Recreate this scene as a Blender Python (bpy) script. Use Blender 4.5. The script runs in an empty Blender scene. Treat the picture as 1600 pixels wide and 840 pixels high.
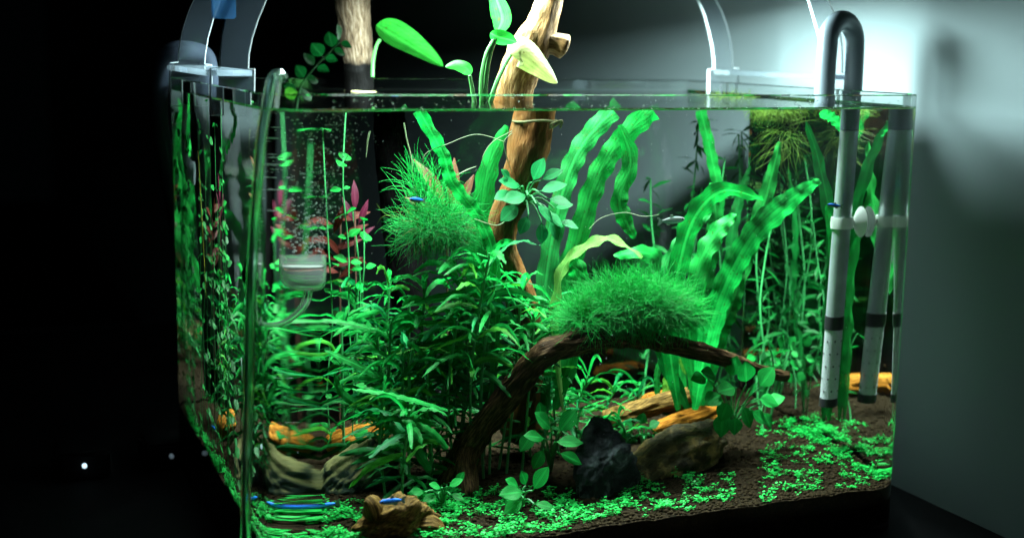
import bpy, bmesh, math, random
from mathutils import Vector, Matrix, noise, Quaternion
R_ = random.Random(7)
sc = bpy.context.scene
COL = sc.collection
V = Vector
# ------------------------------------------------------------------ measures (metres, rim of the tank at z = 0)
W, D, RC, FB, TH, ZB = .5, .356, .03, .0107, .0034, -.338
F_, C_ = 2085.85, V((-.18588, -.79233, .0319))
YAW, PITCH, ROLL = .41155, .16662, .01695
cf = V((math.sin(YAW)*math.cos(PITCH), math.cos(YAW)*math.cos(PITCH), -math.sin(PITCH)))
cr0 = V((math.cos(YAW), -math.sin(YAW), 0)); cu0 = cr0.cross(cf)
cr = cr0*math.cos(ROLL)+cu0*math.sin(ROLL); cu = cr.cross(cf)
# ------------------------------------------------------------------ camera
cam = bpy.data.cameras.new('camera'); co = bpy.data.objects.new('camera', cam); COL.objects.link(co)
M = Matrix((cr, cu, -cf)).transposed().to_4x4(); M.translation = C_; co.matrix_world = M
cam.sensor_width = 36; cam.lens = 36*F_/1600; cam.clip_start = .01; cam.clip_end = 60
cam.dof.use_dof = True; cam.dof.focus_distance = .98; cam.dof.aperture_fstop = 4.5
sc.camera = co
# ------------------------------------------------------------------ world, exposure
w = bpy.data.worlds.new('World'); sc.world = w; w.use_nodes = True
w.node_tree.nodes['Background'].inputs[0].default_value = (.35, .7, .8, 1)
w.node_tree.nodes['Background'].inputs[1].default_value = .0006
vs = sc.view_settings; vs.view_transform = 'Standard'; vs.look = 'None'; vs.exposure = 0; vs.gamma = 1
cy = sc.cycles; cy.use_denoising = True; cy.max_bounces = 14; cy.transmission_bounces = 12; cy.transparent_max_bounces = 16
cy.diffuse_bounces = 2; cy.glossy_bounces = 5; cy.sample_clamp_indirect = 2.5; cy.blur_glossy = .5
LAMP_W = 25.0
LAMP_COL = (.80, 1.0, .98)
# ------------------------------------------------------------------ pixel rays of the photograph -> places in the tank
def ray(px, py): return (cf*F_+cr*(px-800)-cu*(py-420)).normalized()
def refr(d, n, eta=1/1.333):
    ci = -n.dot(d); return d*eta+n*(eta*ci-math.sqrt(1-eta*eta*(1-ci*ci)))
def at(px, py, dep):           # under water, seen through the front pane, dep behind it
    d = ray(px, py); P = C_+d*(-C_.y/d.y); t = refr(d, V((0, -1, 0))); return P+t*(dep/t.y)
def atl(px, py, x):            # under water, seen through the left pane
    d = ray(px, py); P = C_+d*(-C_.x/d.x); t = refr(d, V((-1, 0, 0))); return P+t*(x/t.x)
def air(px, py, y):
    d = ray(px, py); return C_+d*((y-C_.y)/d.y)
def soilz(x, y):
    return -.302+.02*min(max(y, 0), D)/D
def ground(px, py):
    lo, hi = 0., 1.5
    for _ in range(40):
        m = (lo+hi)/2; P = at(px, py, m)
        if P.z > soilz(P.x, P.y): lo = m
        else: hi = m
    return at(px, py, lo)
# ------------------------------------------------------------------ bookkeeping
def tag(o, label, cat, group=None, kind=None):
    if label: o['label'] = label
    if cat: o['category'] = cat
    if group: o['group'] = group
    if kind: o['kind'] = kind
    return o
def thing(name, label, cat, loc, group=None):
    o = bpy.data.objects.new(name, None); COL.objects.link(o); o.location = loc; o.empty_display_size = .01
    return tag(o, label, cat, group)
def wloc(o):
    p = V((0, 0, 0))
    while o is not None: p = p+V(o.location); o = o.parent
    return p
def link(name, me, mat, parent=None, loc=(0, 0, 0)):
    o = bpy.data.objects.new(name, me); COL.objects.link(o)
    if mat is not None and not me.materials: me.materials.append(mat)
    o.parent = parent; o.location = loc
    return o
def mk(name, vs_, fs, mat, parent=None, smooth=True, sharp=None, origin=None):
    off = wloc(parent) if parent else (V(origin) if origin is not None else V((0, 0, 0)))
    me = bpy.data.meshes.new(name); me.from_pydata([tuple(V(v)-off) for v in vs_], [], fs)
    if smooth: me.polygons.foreach_set('use_smooth', [True]*len(me.polygons))
    if sharp is not None: me.set_sharp_from_angle(angle=math.radians(sharp))
    me.update()
    return link(name, me, mat, parent, (0, 0, 0) if parent else off)
# ------------------------------------------------------------------ materials
def nt(name):
    m = bpy.data.materials.new(name); m.use_nodes = True; t = m.node_tree; t.nodes.clear()
    out = t.nodes.new('ShaderNodeOutputMaterial'); return m, t, t.nodes, t.links, out
def mat_plain(name, col, rough=.5, metal=0, spec=.5, emit=None, es=0, noise_amt=0, nscale=40, bump=0):
    m, t, n, l, out = nt(name); b = n.new('ShaderNodeBsdfPrincipled'); l.new(b.outputs[0], out.inputs[0])
    b.inputs['Base Color'].default_value = (*col, 1); b.inputs['Roughness'].default_value = rough; b.inputs['Metallic'].default_value = metal
    b.inputs['Specular IOR Level'].default_value = spec
    if emit: b.inputs['Emission Color'].default_value = (*emit, 1); b.inputs['Emission Strength'].default_value = es
    if noise_amt or bump:
        tc = n.new('ShaderNodeTexCoord'); nz = n.new('ShaderNodeTexNoise'); nz.inputs['Scale'].default_value = nscale; nz.inputs['Detail'].default_value = 6
        l.new(tc.outputs['Object'], nz.inputs['Vector'])
        if noise_amt:
            mx = n.new('ShaderNodeMix'); mx.data_type = 'RGBA'
            mx.inputs['A'].default_value = (*[c*(1-noise_amt) for c in col], 1); mx.inputs['B'].default_value = (*[min(1, c*(1+noise_amt)) for c in col], 1)
            l.new(nz.outputs['Fac'], mx.inputs['Factor']); l.new(mx.outputs['Result'], b.inputs['Base Color'])
        if bump:
            bp = n.new('ShaderNodeBump'); bp.inputs['Strength'].default_value = bump; bp.inputs['Distance'].default_value = .002
            l.new(nz.outputs['Fac'], bp.inputs['Height']); l.new(bp.outputs[0], b.inputs['Normal'])
    return m
def mat_glass(name, ior, col=(1, 1, 1), rough=0):
    m, t, n, l, out = nt(name); g = n.new('ShaderNodeBsdfGlass'); g.inputs['IOR'].default_value = ior; g.inputs['Color'].default_value = (*col, 1)
    g.inputs['Roughness'].default_value = rough; l.new(g.outputs[0], out.inputs[0]); return m
def mat_frost(name, ior, f, col=(.75, .9, .85)):
    m, t, n, l, out = nt(name); g = n.new('ShaderNodeBsdfGlass'); g.inputs['IOR'].default_value = ior; d = n.new('ShaderNodeBsdfTranslucent'); d.inputs[0].default_value = (*col, 1)
    d2 = n.new('ShaderNodeBsdfDiffuse'); d2.inputs[0].default_value = (*col, 1); a = n.new('ShaderNodeMixShader'); l.new(d.outputs[0], a.inputs[1]); l.new(d2.outputs[0], a.inputs[2])
    x = n.new('ShaderNodeMixShader'); x.inputs[0].default_value = f; l.new(g.outputs[0], x.inputs[1]); l.new(a.outputs[0], x.inputs[2]); l.new(x.outputs[0], out.inputs[0]); return m
def mat_watertop(name):
    m, t, n, l, out = nt(name); tr = n.new('ShaderNodeBsdfTransparent'); gl = n.new('ShaderNodeBsdfGlossy'); gl.inputs['Roughness'].default_value = .0
    tr.inputs[0].default_value = (1, 1, 1, 1)
    fr = n.new('ShaderNodeFresnel'); fr.inputs['IOR'].default_value = 1.5
    mx = n.new('ShaderNodeMixShader'); l.new(fr.outputs[0], mx.inputs[0]); l.new(tr.outputs[0], mx.inputs[1]); l.new(gl.outputs[0], mx.inputs[2])
    l.new(mx.outputs[0], out.inputs[0])
    tc = n.new('ShaderNodeTexCoord'); nz = n.new('ShaderNodeTexNoise'); nz.inputs['Scale'].default_value = 55; nz.inputs['Detail'].default_value = 1
    l.new(tc.outputs['Object'], nz.inputs['Vector']); bp = n.new('ShaderNodeBump'); bp.inputs['Strength'].default_value = .05; bp.inputs['Distance'].default_value = .002
    l.new(nz.outputs['Fac'], bp.inputs['Height']); l.new(bp.outputs[0], gl.inputs['Normal'])
    return m
def mat_leaf(name, col, col2, trans=.4, rough=.55, scale=90, vein=True):
    m, t, n, l, out = nt(name); b = n.new('ShaderNodeBsdfPrincipled'); b.inputs['Roughness'].default_value = rough; b.inputs['Specular IOR Level'].default_value = .12
    tl = n.new('ShaderNodeBsdfTranslucent'); mx = n.new('ShaderNodeMixShader'); mx.inputs[0].default_value = trans
    l.new(b.outputs[0], mx.inputs[1]); l.new(tl.outputs[0], mx.inputs[2]); l.new(mx.outputs[0], out.inputs[0])
    tc = n.new('ShaderNodeTexCoord'); nz = n.new('ShaderNodeTexNoise'); nz.inputs['Scale'].default_value = scale; nz.inputs['Detail'].default_value = 4
    l.new(tc.outputs['Object'], nz.inputs['Vector'])
    oi = n.new('ShaderNodeObjectInfo'); ad = n.new('ShaderNodeMath'); ad.operation = 'MULTIPLY_ADD'; ad.inputs[1].default_value = .7; ad.inputs[2].default_value = -.35
    l.new(oi.outputs['Random'], ad.inputs[0]); a2 = n.new('ShaderNodeMath'); a2.operation = 'ADD'; a2.use_clamp = True
    rp = n.new('ShaderNodeMapRange'); rp.inputs['From Min'].default_value = .3; rp.inputs['From Max'].default_value = .7
    l.new(nz.outputs['Fac'], rp.inputs['Value']); l.new(rp.outputs[0], a2.inputs[0]); l.new(ad.outputs[0], a2.inputs[1])
    cm = n.new('ShaderNodeMix'); cm.data_type = 'RGBA'; cm.inputs['A'].default_value = (*col, 1); cm.inputs['B'].default_value = (*col2, 1)
    l.new(a2.outputs[0], cm.inputs['Factor']); last = cm.outputs['Result']
    if vein:   # the mid-rib, from the leaf's own across coordinate
        uv = n.new('ShaderNodeUVMap'); sx = n.new('ShaderNodeSeparateXYZ'); l.new(uv.outputs[0], sx.inputs[0])
        s1 = n.new('ShaderNodeMath'); s1.operation = 'SUBTRACT'; s1.inputs[1].default_value = .5; l.new(sx.outputs[0], s1.inputs[0])
        s2 = n.new('ShaderNodeMath'); s2.operation = 'ABSOLUTE'; l.new(s1.outputs[0], s2.inputs[0])
        s3 = n.new('ShaderNodeMapRange'); s3.inputs['From Min'].default_value = .02; s3.inputs['From Max'].default_value = .09; s3.inputs['To Min'].default_value = .45; s3.inputs['To Max'].default_value = 0
        l.new(s2.outputs[0], s3.inputs['Value'])
        # side veins
        wv = n.new('ShaderNodeTexWave'); wv.inputs['Scale'].default_value = 3.5; wv.inputs['Distortion'].default_value = .6; wv.bands_direction = 'Y'
        cmb = n.new('ShaderNodeCombineXYZ'); sy = n.new('ShaderNodeMath'); sy.operation = 'MULTIPLY_ADD'; sy.inputs[1].default_value = -.5
        l.new(s2.outputs[0], sy.inputs[0]); l.new(sx.outputs[1], sy.inputs[2]); l.new(sy.outputs[0], cmb.inputs[1]); l.new(cmb.outputs[0], wv.inputs['Vector'])
        vm = n.new('ShaderNodeMix'); vm.data_type = 'RGBA'; vm.inputs['B'].default_value = (*[min(1, c*1.5+.01) for c in col2], 1)
        l.new(s3.outputs[0], vm.inputs['Factor']); l.new(last, vm.inputs['A']); last = vm.outputs['Result']
        bp = n.new('ShaderNodeBump'); bp.inputs['Strength'].default_value = .10; bp.inputs['Distance'].default_value = .0008
        l.new(wv.outputs['Fac'], bp.inputs['Height']); l.new(bp.outputs[0], b.inputs['Normal'])
    n4 = n.new('ShaderNodeTexNoise'); n4.inputs['Scale'].default_value = scale*4.5; n4.inputs['Detail'].default_value = 5; l.new(tc.outputs['Object'], n4.inputs['Vector'])
    m4 = n.new('ShaderNodeMapRange'); m4.inputs['From Min'].default_value = .60; m4.inputs['From Max'].default_value = .72; m4.inputs['To Max'].default_value = .75; l.new(n4.outputs['Fac'], m4.inputs['Value'])
    bm_ = n.new('ShaderNodeMix'); bm_.data_type = 'RGBA'; bm_.inputs['B'].default_value = (.02+col[0]*.5, col[1]*.35+.01, col[2]*.3, 1); l.new(m4.outputs[0], bm_.inputs['Factor']); l.new(last, bm_.inputs['A']); last = bm_.outputs['Result']
    if vein:
        w2 = n.new('ShaderNodeTexWave'); w2.bands_direction = 'X'; w2.inputs['Scale'].default_value = 2.6; w2.inputs['Distortion'].default_value = .8; w2.inputs['Detail'].default_value = 2; l.new(uv.outputs[0], w2.inputs['Vector'])
        m5 = n.new('ShaderNodeMapRange'); m5.inputs['To Min'].default_value = .84; m5.inputs['To Max'].default_value = 1.06; l.new(w2.outputs['Fac'], m5.inputs['Value'])
        vmul = n.new('ShaderNodeVectorMath'); vmul.operation = 'SCALE'; l.new(last, vmul.inputs[0]); l.new(m5.outputs[0], vmul.inputs['Scale']); last = vmul.outputs[0]
    l.new(last, b.inputs['Base Color']); l.new(last, tl.inputs[0])
    return m
def mat_wood(name, c1, c2, c3=(.0025, .0025, .002), rough=.6, scale=700):
    m, t, n, l, out = nt(name); b = n.new('ShaderNodeBsdfPrincipled'); b.inputs['Roughness'].default_value = rough; b.inputs['Specular IOR Level'].default_value = .03
    l.new(b.outputs[0], out.inputs[0])
    at_ = n.new('ShaderNodeAttribute'); at_.attribute_name = 'grain'
    nz = n.new('ShaderNodeTexNoise'); nz.inputs['Scale'].default_value = scale; nz.inputs['Detail'].default_value = 8; nz.inputs['Roughness'].default_value = .62
    l.new(at_.outputs['Vector'], nz.inputs['Vector'])
    rp = n.new('ShaderNodeValToRGB'); rp.color_ramp.elements[0].position = .34; rp.color_ramp.elements[1].position = .66
    rp.color_ramp.elements[0].color = (*[c*.35 for c in c1], 1); rp.color_ramp.elements[1].color = (*c2, 1)
    e = rp.color_ramp.elements.new(.48); e.color = (*c1, 1)
    l.new(nz.outputs['Fac'], rp.inputs[0])
    tc = n.new('ShaderNodeTexCoord'); n2 = n.new('ShaderNodeTexNoise'); n2.inputs['Scale'].default_value = 60; n2.inputs['Detail'].default_value = 5
    l.new(tc.outputs['Object'], n2.inputs['Vector'])
    st = n.new('ShaderNodeAttribute'); st.attribute_name = 'stain'
    ad = n.new('ShaderNodeMath'); ad.operation = 'MULTIPLY_ADD'; ad.inputs[1].default_value = .9; l.new(n2.outputs['Fac'], ad.inputs[0]); l.new(st.outputs['Fac'], ad.inputs[2])
    mr = n.new('ShaderNodeMapRange'); mr.inputs['From Min'].default_value = .55; mr.inputs['From Max'].default_value = .95; l.new(ad.outputs[0], mr.inputs['Value'])
    mx = n.new('ShaderNodeMix'); mx.data_type = 'RGBA'; l.new(mr.outputs[0], mx.inputs['Factor']); l.new(rp.outputs[0], mx.inputs['A']); mx.inputs['B'].default_value = (*c3, 1)
    l.new(mx.outputs['Result'], b.inputs['Base Color'])
    bp = n.new('ShaderNodeBump'); bp.inputs['Strength'].default_value = .8; bp.inputs['Distance'].default_value = .0015; l.new(nz.outputs['Fac'], bp.inputs['Height']); l.new(bp.outputs[0], b.inputs['Normal'])
    return m
def mat_rock(name, c1, c2, c3, scale=60, rough=.7, spec=.15, top=None):
    m, t, n, l, out = nt(name); b = n.new('ShaderNodeBsdfPrincipled'); b.inputs['Roughness'].default_value = rough; b.inputs['Specular IOR Level'].default_value = spec
    l.new(b.outputs[0], out.inputs[0]); tc = n.new('ShaderNodeTexCoord')
    nz = n.new('ShaderNodeTexNoise'); nz.inputs['Scale'].default_value = scale; nz.inputs['Detail'].default_value = 9; nz.inputs['Roughness'].default_value = .65; nz.inputs['Distortion'].default_value = .6
    l.new(tc.outputs['Object'], nz.inputs['Vector'])
    rp = n.new('ShaderNodeValToRGB'); rp.color_ramp.elements[0].position = .36; rp.color_ramp.elements[0].color = (*c1, 1); rp.color_ramp.elements[1].position = .64; rp.color_ramp.elements[1].color = (*c3, 1)
    e = rp.color_ramp.elements.new(.5); e.color = (*c2, 1); l.new(nz.outputs['Fac'], rp.inputs[0]); last = rp.outputs[0]
    if top:    # pale colour mixed onto the upward faces
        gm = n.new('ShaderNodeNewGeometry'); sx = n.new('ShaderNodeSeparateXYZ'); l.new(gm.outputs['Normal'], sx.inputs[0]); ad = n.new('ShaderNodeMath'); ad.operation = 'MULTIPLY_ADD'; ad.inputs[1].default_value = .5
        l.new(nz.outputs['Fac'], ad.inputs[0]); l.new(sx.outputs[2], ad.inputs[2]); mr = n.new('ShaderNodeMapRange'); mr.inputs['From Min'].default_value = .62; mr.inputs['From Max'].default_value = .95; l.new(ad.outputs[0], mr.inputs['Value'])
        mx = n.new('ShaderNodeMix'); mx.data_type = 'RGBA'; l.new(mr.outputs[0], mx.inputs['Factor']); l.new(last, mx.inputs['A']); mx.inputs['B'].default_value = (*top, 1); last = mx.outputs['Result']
    l.new(last, b.inputs['Base Color'])
    n3 = n.new('ShaderNodeTexNoise'); n3.inputs['Scale'].default_value = scale*6; n3.inputs['Detail'].default_value = 6; l.new(tc.outputs['Object'], n3.inputs['Vector'])
    bp = n.new('ShaderNodeBump'); bp.inputs['Strength'].default_value = .7; bp.inputs['Distance'].default_value = .002; l.new(n3.outputs['Fac'], bp.inputs['Height']); l.new(bp.outputs[0], b.inputs['Normal'])
    return m
G_TANK = mat_glass('tank_glass', 1.5, (.985, 1, .99)); G_WET = mat_glass('glass_to_water', 1.333/1.5); G_TOP = mat_watertop('water_surface')
ACRYL = mat_frost('clear_acrylic', 1.3, .025, (.4, .55, .7)); GLASSW = mat_frost('diffuser_glass', 1.3, .10, (.9, 1, .96)); SILIC = mat_glass('clear_hose', 1.35, (.86, .97, .93), .12)
FROSTY = mat_frost('frosted_acrylic', 1.3, .14, (.55, .72, .85))
AEDGE = mat_plain('cut_acrylic_edge', (.36, .43, .45), .35, 0, .6)
BLUECLIP = mat_frost('blue_plastic', 1.3, .75, (.20, .50, .85))
STEEL = mat_plain('brushed_steel', (.46, .52, .54), .38, .75, noise_amt=.30, nscale=70)
MESH_S = mat_plain('perforated_steel', (.42, .47, .47), .5, .5, noise_amt=.35, nscale=900, bump=.4)
RUBBER = mat_plain('black_rubber', (.006, .007, .008), .5); WHITE_S = mat_plain('white_silicone', (.72, .80, .72), .45, noise_amt=.05)
HOSE = mat_plain('grey_hose', (.012, .018, .028), .8, 0, .1); PALEPIPE = mat_plain('pale_pipe', (.30, .36, .40), .3)
CORD = mat_plain('cream_cord', (.30, .28, .13), .7, noise_amt=.2, nscale=900, bump=.4)
BLACK = mat_plain('black_lacquer', (.004, .004, .005), .7, 0, .1); HOUSING = mat_plain('black_aluminium', (.02, .02, .022), .4, .6)
WALL = mat_plain('painted_wall', (.135, .178, .185), .85, 0, .2, noise_amt=.05, nscale=14, bump=.12)
SOIL = mat_rock('aqua_soil', (.003, .0022, .0012), (.010, .007, .0035), (.026, .018, .009), 420, .95, .02)
PELLET = mat_plain('soil_pellet', (.015, .0105, .005), .95, 0, .02, noise_amt=.6, nscale=250, bump=.5)
LEAF = mat_leaf('leaf_green', (0.0010, 0.0735, 0.0084), (0.0035, 0.1890, 0.0241))
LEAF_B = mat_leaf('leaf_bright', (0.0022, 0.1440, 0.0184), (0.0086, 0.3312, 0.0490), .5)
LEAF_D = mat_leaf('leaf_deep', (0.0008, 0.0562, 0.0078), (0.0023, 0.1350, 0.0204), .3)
LEAF_K = mat_leaf('leaf_small_dark', (.001, .035, .006), (.002, .085, .015), .3, .95)
LEAF_T = mat_leaf('leaf_teal', (0.0014, 0.0840, 0.0196), (0.0042, 0.2030, 0.0476), .3)
LEAF_Y = mat_leaf('leaf_lime', (0.0225, 0.1800, 0.0120), (0.0975, 0.3000, 0.0300), .45)
LEAF_P = mat_leaf('leaf_pale', (0.0350, 0.2800, 0.0392), (0.1820, 0.4060, 0.0896), .4)
LEAF_E = mat_leaf('leaf_emersed', (.004, .085, .008), (.014, .19, .017), .45, .35)
LEAF_X = mat_leaf('leaf_bleached', (.07, .12, .02), (.20, .22, .07), .4)
LEAF_R = mat_leaf('leaf_red', (.03, .004, .003), (.10, .018, .010), .35)
LEAF_M = mat_leaf('leaf_magenta', (.016, .002, .006), (.07, .004, .018), .35)
LEAF_O = mat_leaf('leaf_bronze', (.022, .008, .002), (.06, .02, .005), .35)
MOSS = mat_leaf('moss_thread', (0.0022, 0.2160, 0.0275), (0.0072, 0.4464, 0.0581), .45, .5, 200, False)
LEAF_V = mat_leaf('leaf_yellow_green', (.012, .13, .010), (.045, .30, .022))
MOSS_K = mat_leaf('moss_dark', (.002, .14, .022), (.006, .34, .055), .45, .5, 200, False)
MOSS_Y = mat_leaf('moss_olive', (.022, .055, .005), (.06, .115, .011), .4, .5, 200, False)
CARPET = mat_leaf('carpet_leaf', (0.0068, 0.3060, 0.0433), (0.0255, 0.6375, 0.1084), .4, .45, 300, False)
STEM = mat_plain('plant_stem', (.02, .20, .05), .5, noise_amt=.3, nscale=200); STEM_E = mat_plain('pale_stem', (.03, .16, .03), .4, noise_amt=.2, nscale=200)
ROOT = mat_plain('pale_root', (.40, .52, .28), .6); STICK = mat_plain('yellow_stick', (.42, .40, .05), .5, noise_amt=.2, nscale=300)
WOOD_DRY = mat_wood('dry_driftwood', (.046, .032, .019), (.095, .075, .053), (.0008, .0008, .0007)); WOOD_TAN = mat_wood('tan_driftwood', (.075, .040, .012), (.165, .108, .048), (.085, .034, .008))
WOOD_DARK = mat_wood('dark_driftwood', (.030, .016, .007), (.11, .066, .030)); WOOD_OR = mat_wood('orange_driftwood', (.20, .072, .007), (.36, .155, .02), (.03, .012, .004))
WOOD_OL = mat_wood('olive_driftwood', (.065, .036, .008), (.17, .10, .026))
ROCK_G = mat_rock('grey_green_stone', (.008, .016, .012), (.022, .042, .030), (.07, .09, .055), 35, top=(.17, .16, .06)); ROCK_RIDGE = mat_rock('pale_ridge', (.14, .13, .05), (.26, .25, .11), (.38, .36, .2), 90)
ROCK_D = mat_rock('dark_stone', (.003, .005, .006), (.011, .016, .017), (.055, .07, .07), 55); ROCK_B = mat_rock('brown_stone', (.012, .010, .004), (.045, .035, .012), (.17, .115, .035), 60)
BUBBLE = mat_plain('bubble', (.85, .95, .95), .1, 0, 1)
# ------------------------------------------------------------------ shape helpers
def smooth_path(pts, n):
    """Catmull-Rom through pts (tuples of any length) -> n samples"""
    P = [tuple(p) for p in pts]; k = len(P); out = []
    for i in range(n):
        t = i/(n-1)*(k-1); a = min(int(t), k-2); u = t-a
        p0, p1, p2, p3 = P[max(a-1, 0)], P[a], P[a+1], P[min(a+2, k-1)]
        out.append(tuple(.5*((2*b)+(-a_+c)*u+(2*a_-5*b+4*c-d)*u*u+(-a_+3*b-3*c+d)*u**3) for a_, b, c, d in zip(p0, p1, p2, p3)))
    return out
def frames(path):
    n = len(path); T = [(path[min(i+1, n-1)]-path[max(i-1, 0)]).normalized() for i in range(n)]
    a = V((0, 0, 1)) if abs(T[0].z) < .9 else V((1, 0, 0)); N = (a-T[0]*a.dot(T[0])).normalized(); out = []
    for t in T:
        N = (N-t*N.dot(t))
        N = N.normalized() if N.length > 1e-6 else t.orthogonal().normalized()
        out.append((t, N, t.cross(N)))
    return out
def tube_geo(path, rad, seg=10, caps=True, b0=0):
    vs_, fs = [], []; fr = frames(path); n = len(path)
    for i, (t, N, B) in enumerate(fr):
        r = rad[i] if hasattr(rad, '__len__') else rad
        for j in range(seg):
            a = 2*math.pi*j/seg; vs_.append(path[i]+(N*math.cos(a)+B*math.sin(a))*r)
    for i in range(n-1):
        for j in range(seg):
            q = (j+1) % seg; fs.append((b0+i*seg+j, b0+i*seg+q, b0+(i+1)*seg+q, b0+(i+1)*seg+j))
    if caps:
        fs.append(tuple(b0+j for j in reversed(range(seg)))); fs.append(tuple(b0+(n-1)*seg+j for j in range(seg)))
    return vs_, fs
def tube(name, path, rad, mat, parent=None, seg=10, n=None, caps=True, sharp=40):
    if n: 
        if hasattr(rad, '__len__'):
            s = smooth_path([(*p, r) for p, r in zip(path, rad)], n); path = [V(q[:3]) for q in s]; rad = [q[3] for q in s]
        else: path = [V(q) for q in smooth_path(path, n)]
    vs_, fs = tube_geo(path, rad, seg, caps)
    return mk(name, vs_, fs, mat, parent, sharp=sharp, origin=path[0])
def hollow_tube(name, path, ro, ri, mat, parent=None, seg=14, n=None):
    if n: path = [V(q) for q in smooth_path(path, n)]
    a, fa = tube_geo(path, ro, seg, False); b, fb = tube_geo(path, ri, seg, False, len(a)); N = len(path)
    fs = fa+[tuple(reversed(f)) for f in fb]; o = len(a)
    for j in range(seg):
        q = (j+1) % seg; fs.append((q, j, o+j, o+q)); k = (N-1)*seg; fs.append((k+j, k+q, o+k+q, o+k+j))
    return mk(name, a+b, fs, mat, parent, sharp=50, origin=path[0])
def lathe_geo(prof, axis_o, axis_d, seg=24, b0=0):
    z = axis_d.normalized(); x = z.orthogonal().normalized(); y = z.cross(x); vs_, fs = [], []
    for (r, h) in prof:
        for j in range(seg):
            a = 2*math.pi*j/seg; vs_.append(axis_o+z*h+(x*math.cos(a)+y*math.sin(a))*max(r, 1e-5))
    for i in range(len(prof)-1):
        for j in range(seg):
            q = (j+1) % seg; fs.append((b0+i*seg+j, b0+i*seg+q, b0+(i+1)*seg+q, b0+(i+1)*seg+j))
    return vs_, fs
def lathe(name, prof, o, d, mat, parent=None, seg=24, sharp=50):
    vs_, fs = lathe_geo(prof, V(o), V(d), seg); return mk(name, vs_, fs, mat, parent, sharp=sharp, origin=o)
def box(name, lo, hi, mat, parent=None, bev=.0):
    bm = bmesh.new(); bmesh.ops.create_cube(bm, size=1); lo, hi = V(lo), V(hi); s = hi-lo; c = (lo+hi)/2
    for v in bm.verts: v.co = V((v.co.x*s.x, v.co.y*s.y, v.co.z*s.z))
    if bev: bmesh.ops.bevel(bm, geom=bm.edges[:], offset=bev, segments=2, affect='EDGES')
    me = bpy.data.meshes.new(name); bm.to_mesh(me); bm.free()
    return link(name, me, mat, parent, c-(wloc(parent) if parent else V((0, 0, 0))))
# ---- leaves
def ribbon_mesh(name, path, width, roll=0, wave=0, waves=4, phase=0, fold=.15, prof=None, n=22, face=None, pale=0):
    path = [V(q) for q in smooth_path(path, n)]; m = len(path); vs_, fs, uvs = [], [], []
    prof = prof or (lambda s: max(.02, math.sin(math.pi*min(1, s*.92+.08))**.6))
    for i, p in enumerate(path):
        t = (path[min(i+1, m-1)]-path[max(i-1, 0)]).normalized(); vd = (face if face is not None else (p-C_)).normalized()
        x = t.cross(vd)
        if x.length < .15: x = x+V((.3, .1, .2))
        x = (x-t*x.dot(t)).normalized(); x = Quaternion(t, roll) @ x; nn = x.cross(t).normalized(); s = i/(m-1); hw = width*.5*prof(s)
        for k, a in enumerate((-1, -.5, 0, .5, 1)):
            off = fold*hw*abs(a)+wave*width*(a*abs(a))*math.sin(2*math.pi*waves*s+phase+(1.3 if a > 0 else 0))*min(1, 3*s)
            hx = hw*(1+ (.10*math.sin(2*math.pi*waves*1.3*s+phase*2+a) if wave and abs(a) == 1 else 0))
            vs_.append(p+x*(a*hx)+nn*off); uvs.append(((a+1)/2, s))
    for i in range(m-1):
        for k in range(4):
            a = i*5+k; fs.append((a, a+1, a+6, a+5))
    return vs_, fs, uvs
def put_uv(me, uvs):
    ul = me.uv_layers.new(name='UVMap')
    for lp in me.loops: ul.data[lp.index].uv = uvs[lp.vertex_index]
def ribbon(name, path, width, mat, parent=None, **k):
    vs_, fs, uvs = ribbon_mesh(name, path, width, **k)
    o = mk(name, vs_, fs, mat, parent, origin=path[0]); put_uv(o.data, uvs); return o
TEMPL = {}
def leaf_template(kind, mat):
    key = (kind, mat.name)
    if key in TEMPL: return TEMPL[key]
    wr, tip, droop, cup, base = dict(oval=(.62, .5, .10, .10, .10), round=(.86, .42, .08, .14, .12), heart=(.62, .36, .28, .22, .05), lance=(.26, .45, .22, .10, .05), needle=(.12, .5, .2, .05, .05), spoon=(.5, .62, .25, -.08, .08))[kind]
    n = 10; vs_, fs, uvs = [], [], []
    for i in range(n):
        s = i/(n-1); pk = tip
        u = s/pk if s < pk else (1-s)/(1-pk)
        h = .5*wr*max(.0, math.sin(math.pi/2*min(1, u)))**(.75 if s < pk else .9); h = max(h, .012)
        for a in (-1, -.5, 0, .5, 1):
            vs_.append(V((a*h, base+s*(1-base), cup*abs(a)*h-droop*s*s+.012*math.sin(9*s+3*a)))); uvs.append(((a+1)/2, s))
    for i in range(n-1):
        for k in range(4):
            q = i*5+k; fs.append((q, q+1, q+6, q+5))
    # petiole
    b = len(vs_); pw = .022
    for y in (-.02, base+.03): 
        for dx, dz in ((-pw, 0), (pw, 0), (0, pw*1.4)): vs_.append(V((dx, y, dz-.012))); uvs.append((.5, 0))
    fs += [(b, b+1, b+4, b+3), (b+1, b+2, b+5, b+4), (b+2, b, b+3, b+5)]
    me = bpy.data.meshes.new('leaf_'+kind); me.from_pydata(vs_, [], fs); me.polygons.foreach_set('use_smooth', [True]*len(me.polygons)); me.update(); put_uv(me, uvs); me.materials.append(mat)
    TEMPL[key] = me; return me
def leaf(kind, mat, base, d, nrm, size, parent, name='leaf', sx=1):
    me = leaf_template(kind, mat); y = V(d).normalized(); z = V(nrm); z = z-y*z.dot(y)
    z = z.normalized() if z.length > 1e-4 else y.orthogonal().normalized(); x = y.cross(z)
    m = Matrix((x*size*sx, y*size, z*size)).transposed().to_4x4(); m.translation = V(base)-(wloc(parent) if parent else V((0, 0, 0)))
    o = bpy.data.objects.new(name, me); COL.objects.link(o); o.parent = parent; o.matrix_basis = m; return o
def rnd(a=-1, b=1): return R_.uniform(a, b)
def rvec(): 
    while True:
        v = V((rnd(), rnd(), rnd()))
        if .05 < v.length < 1: return v.normalized()
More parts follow.
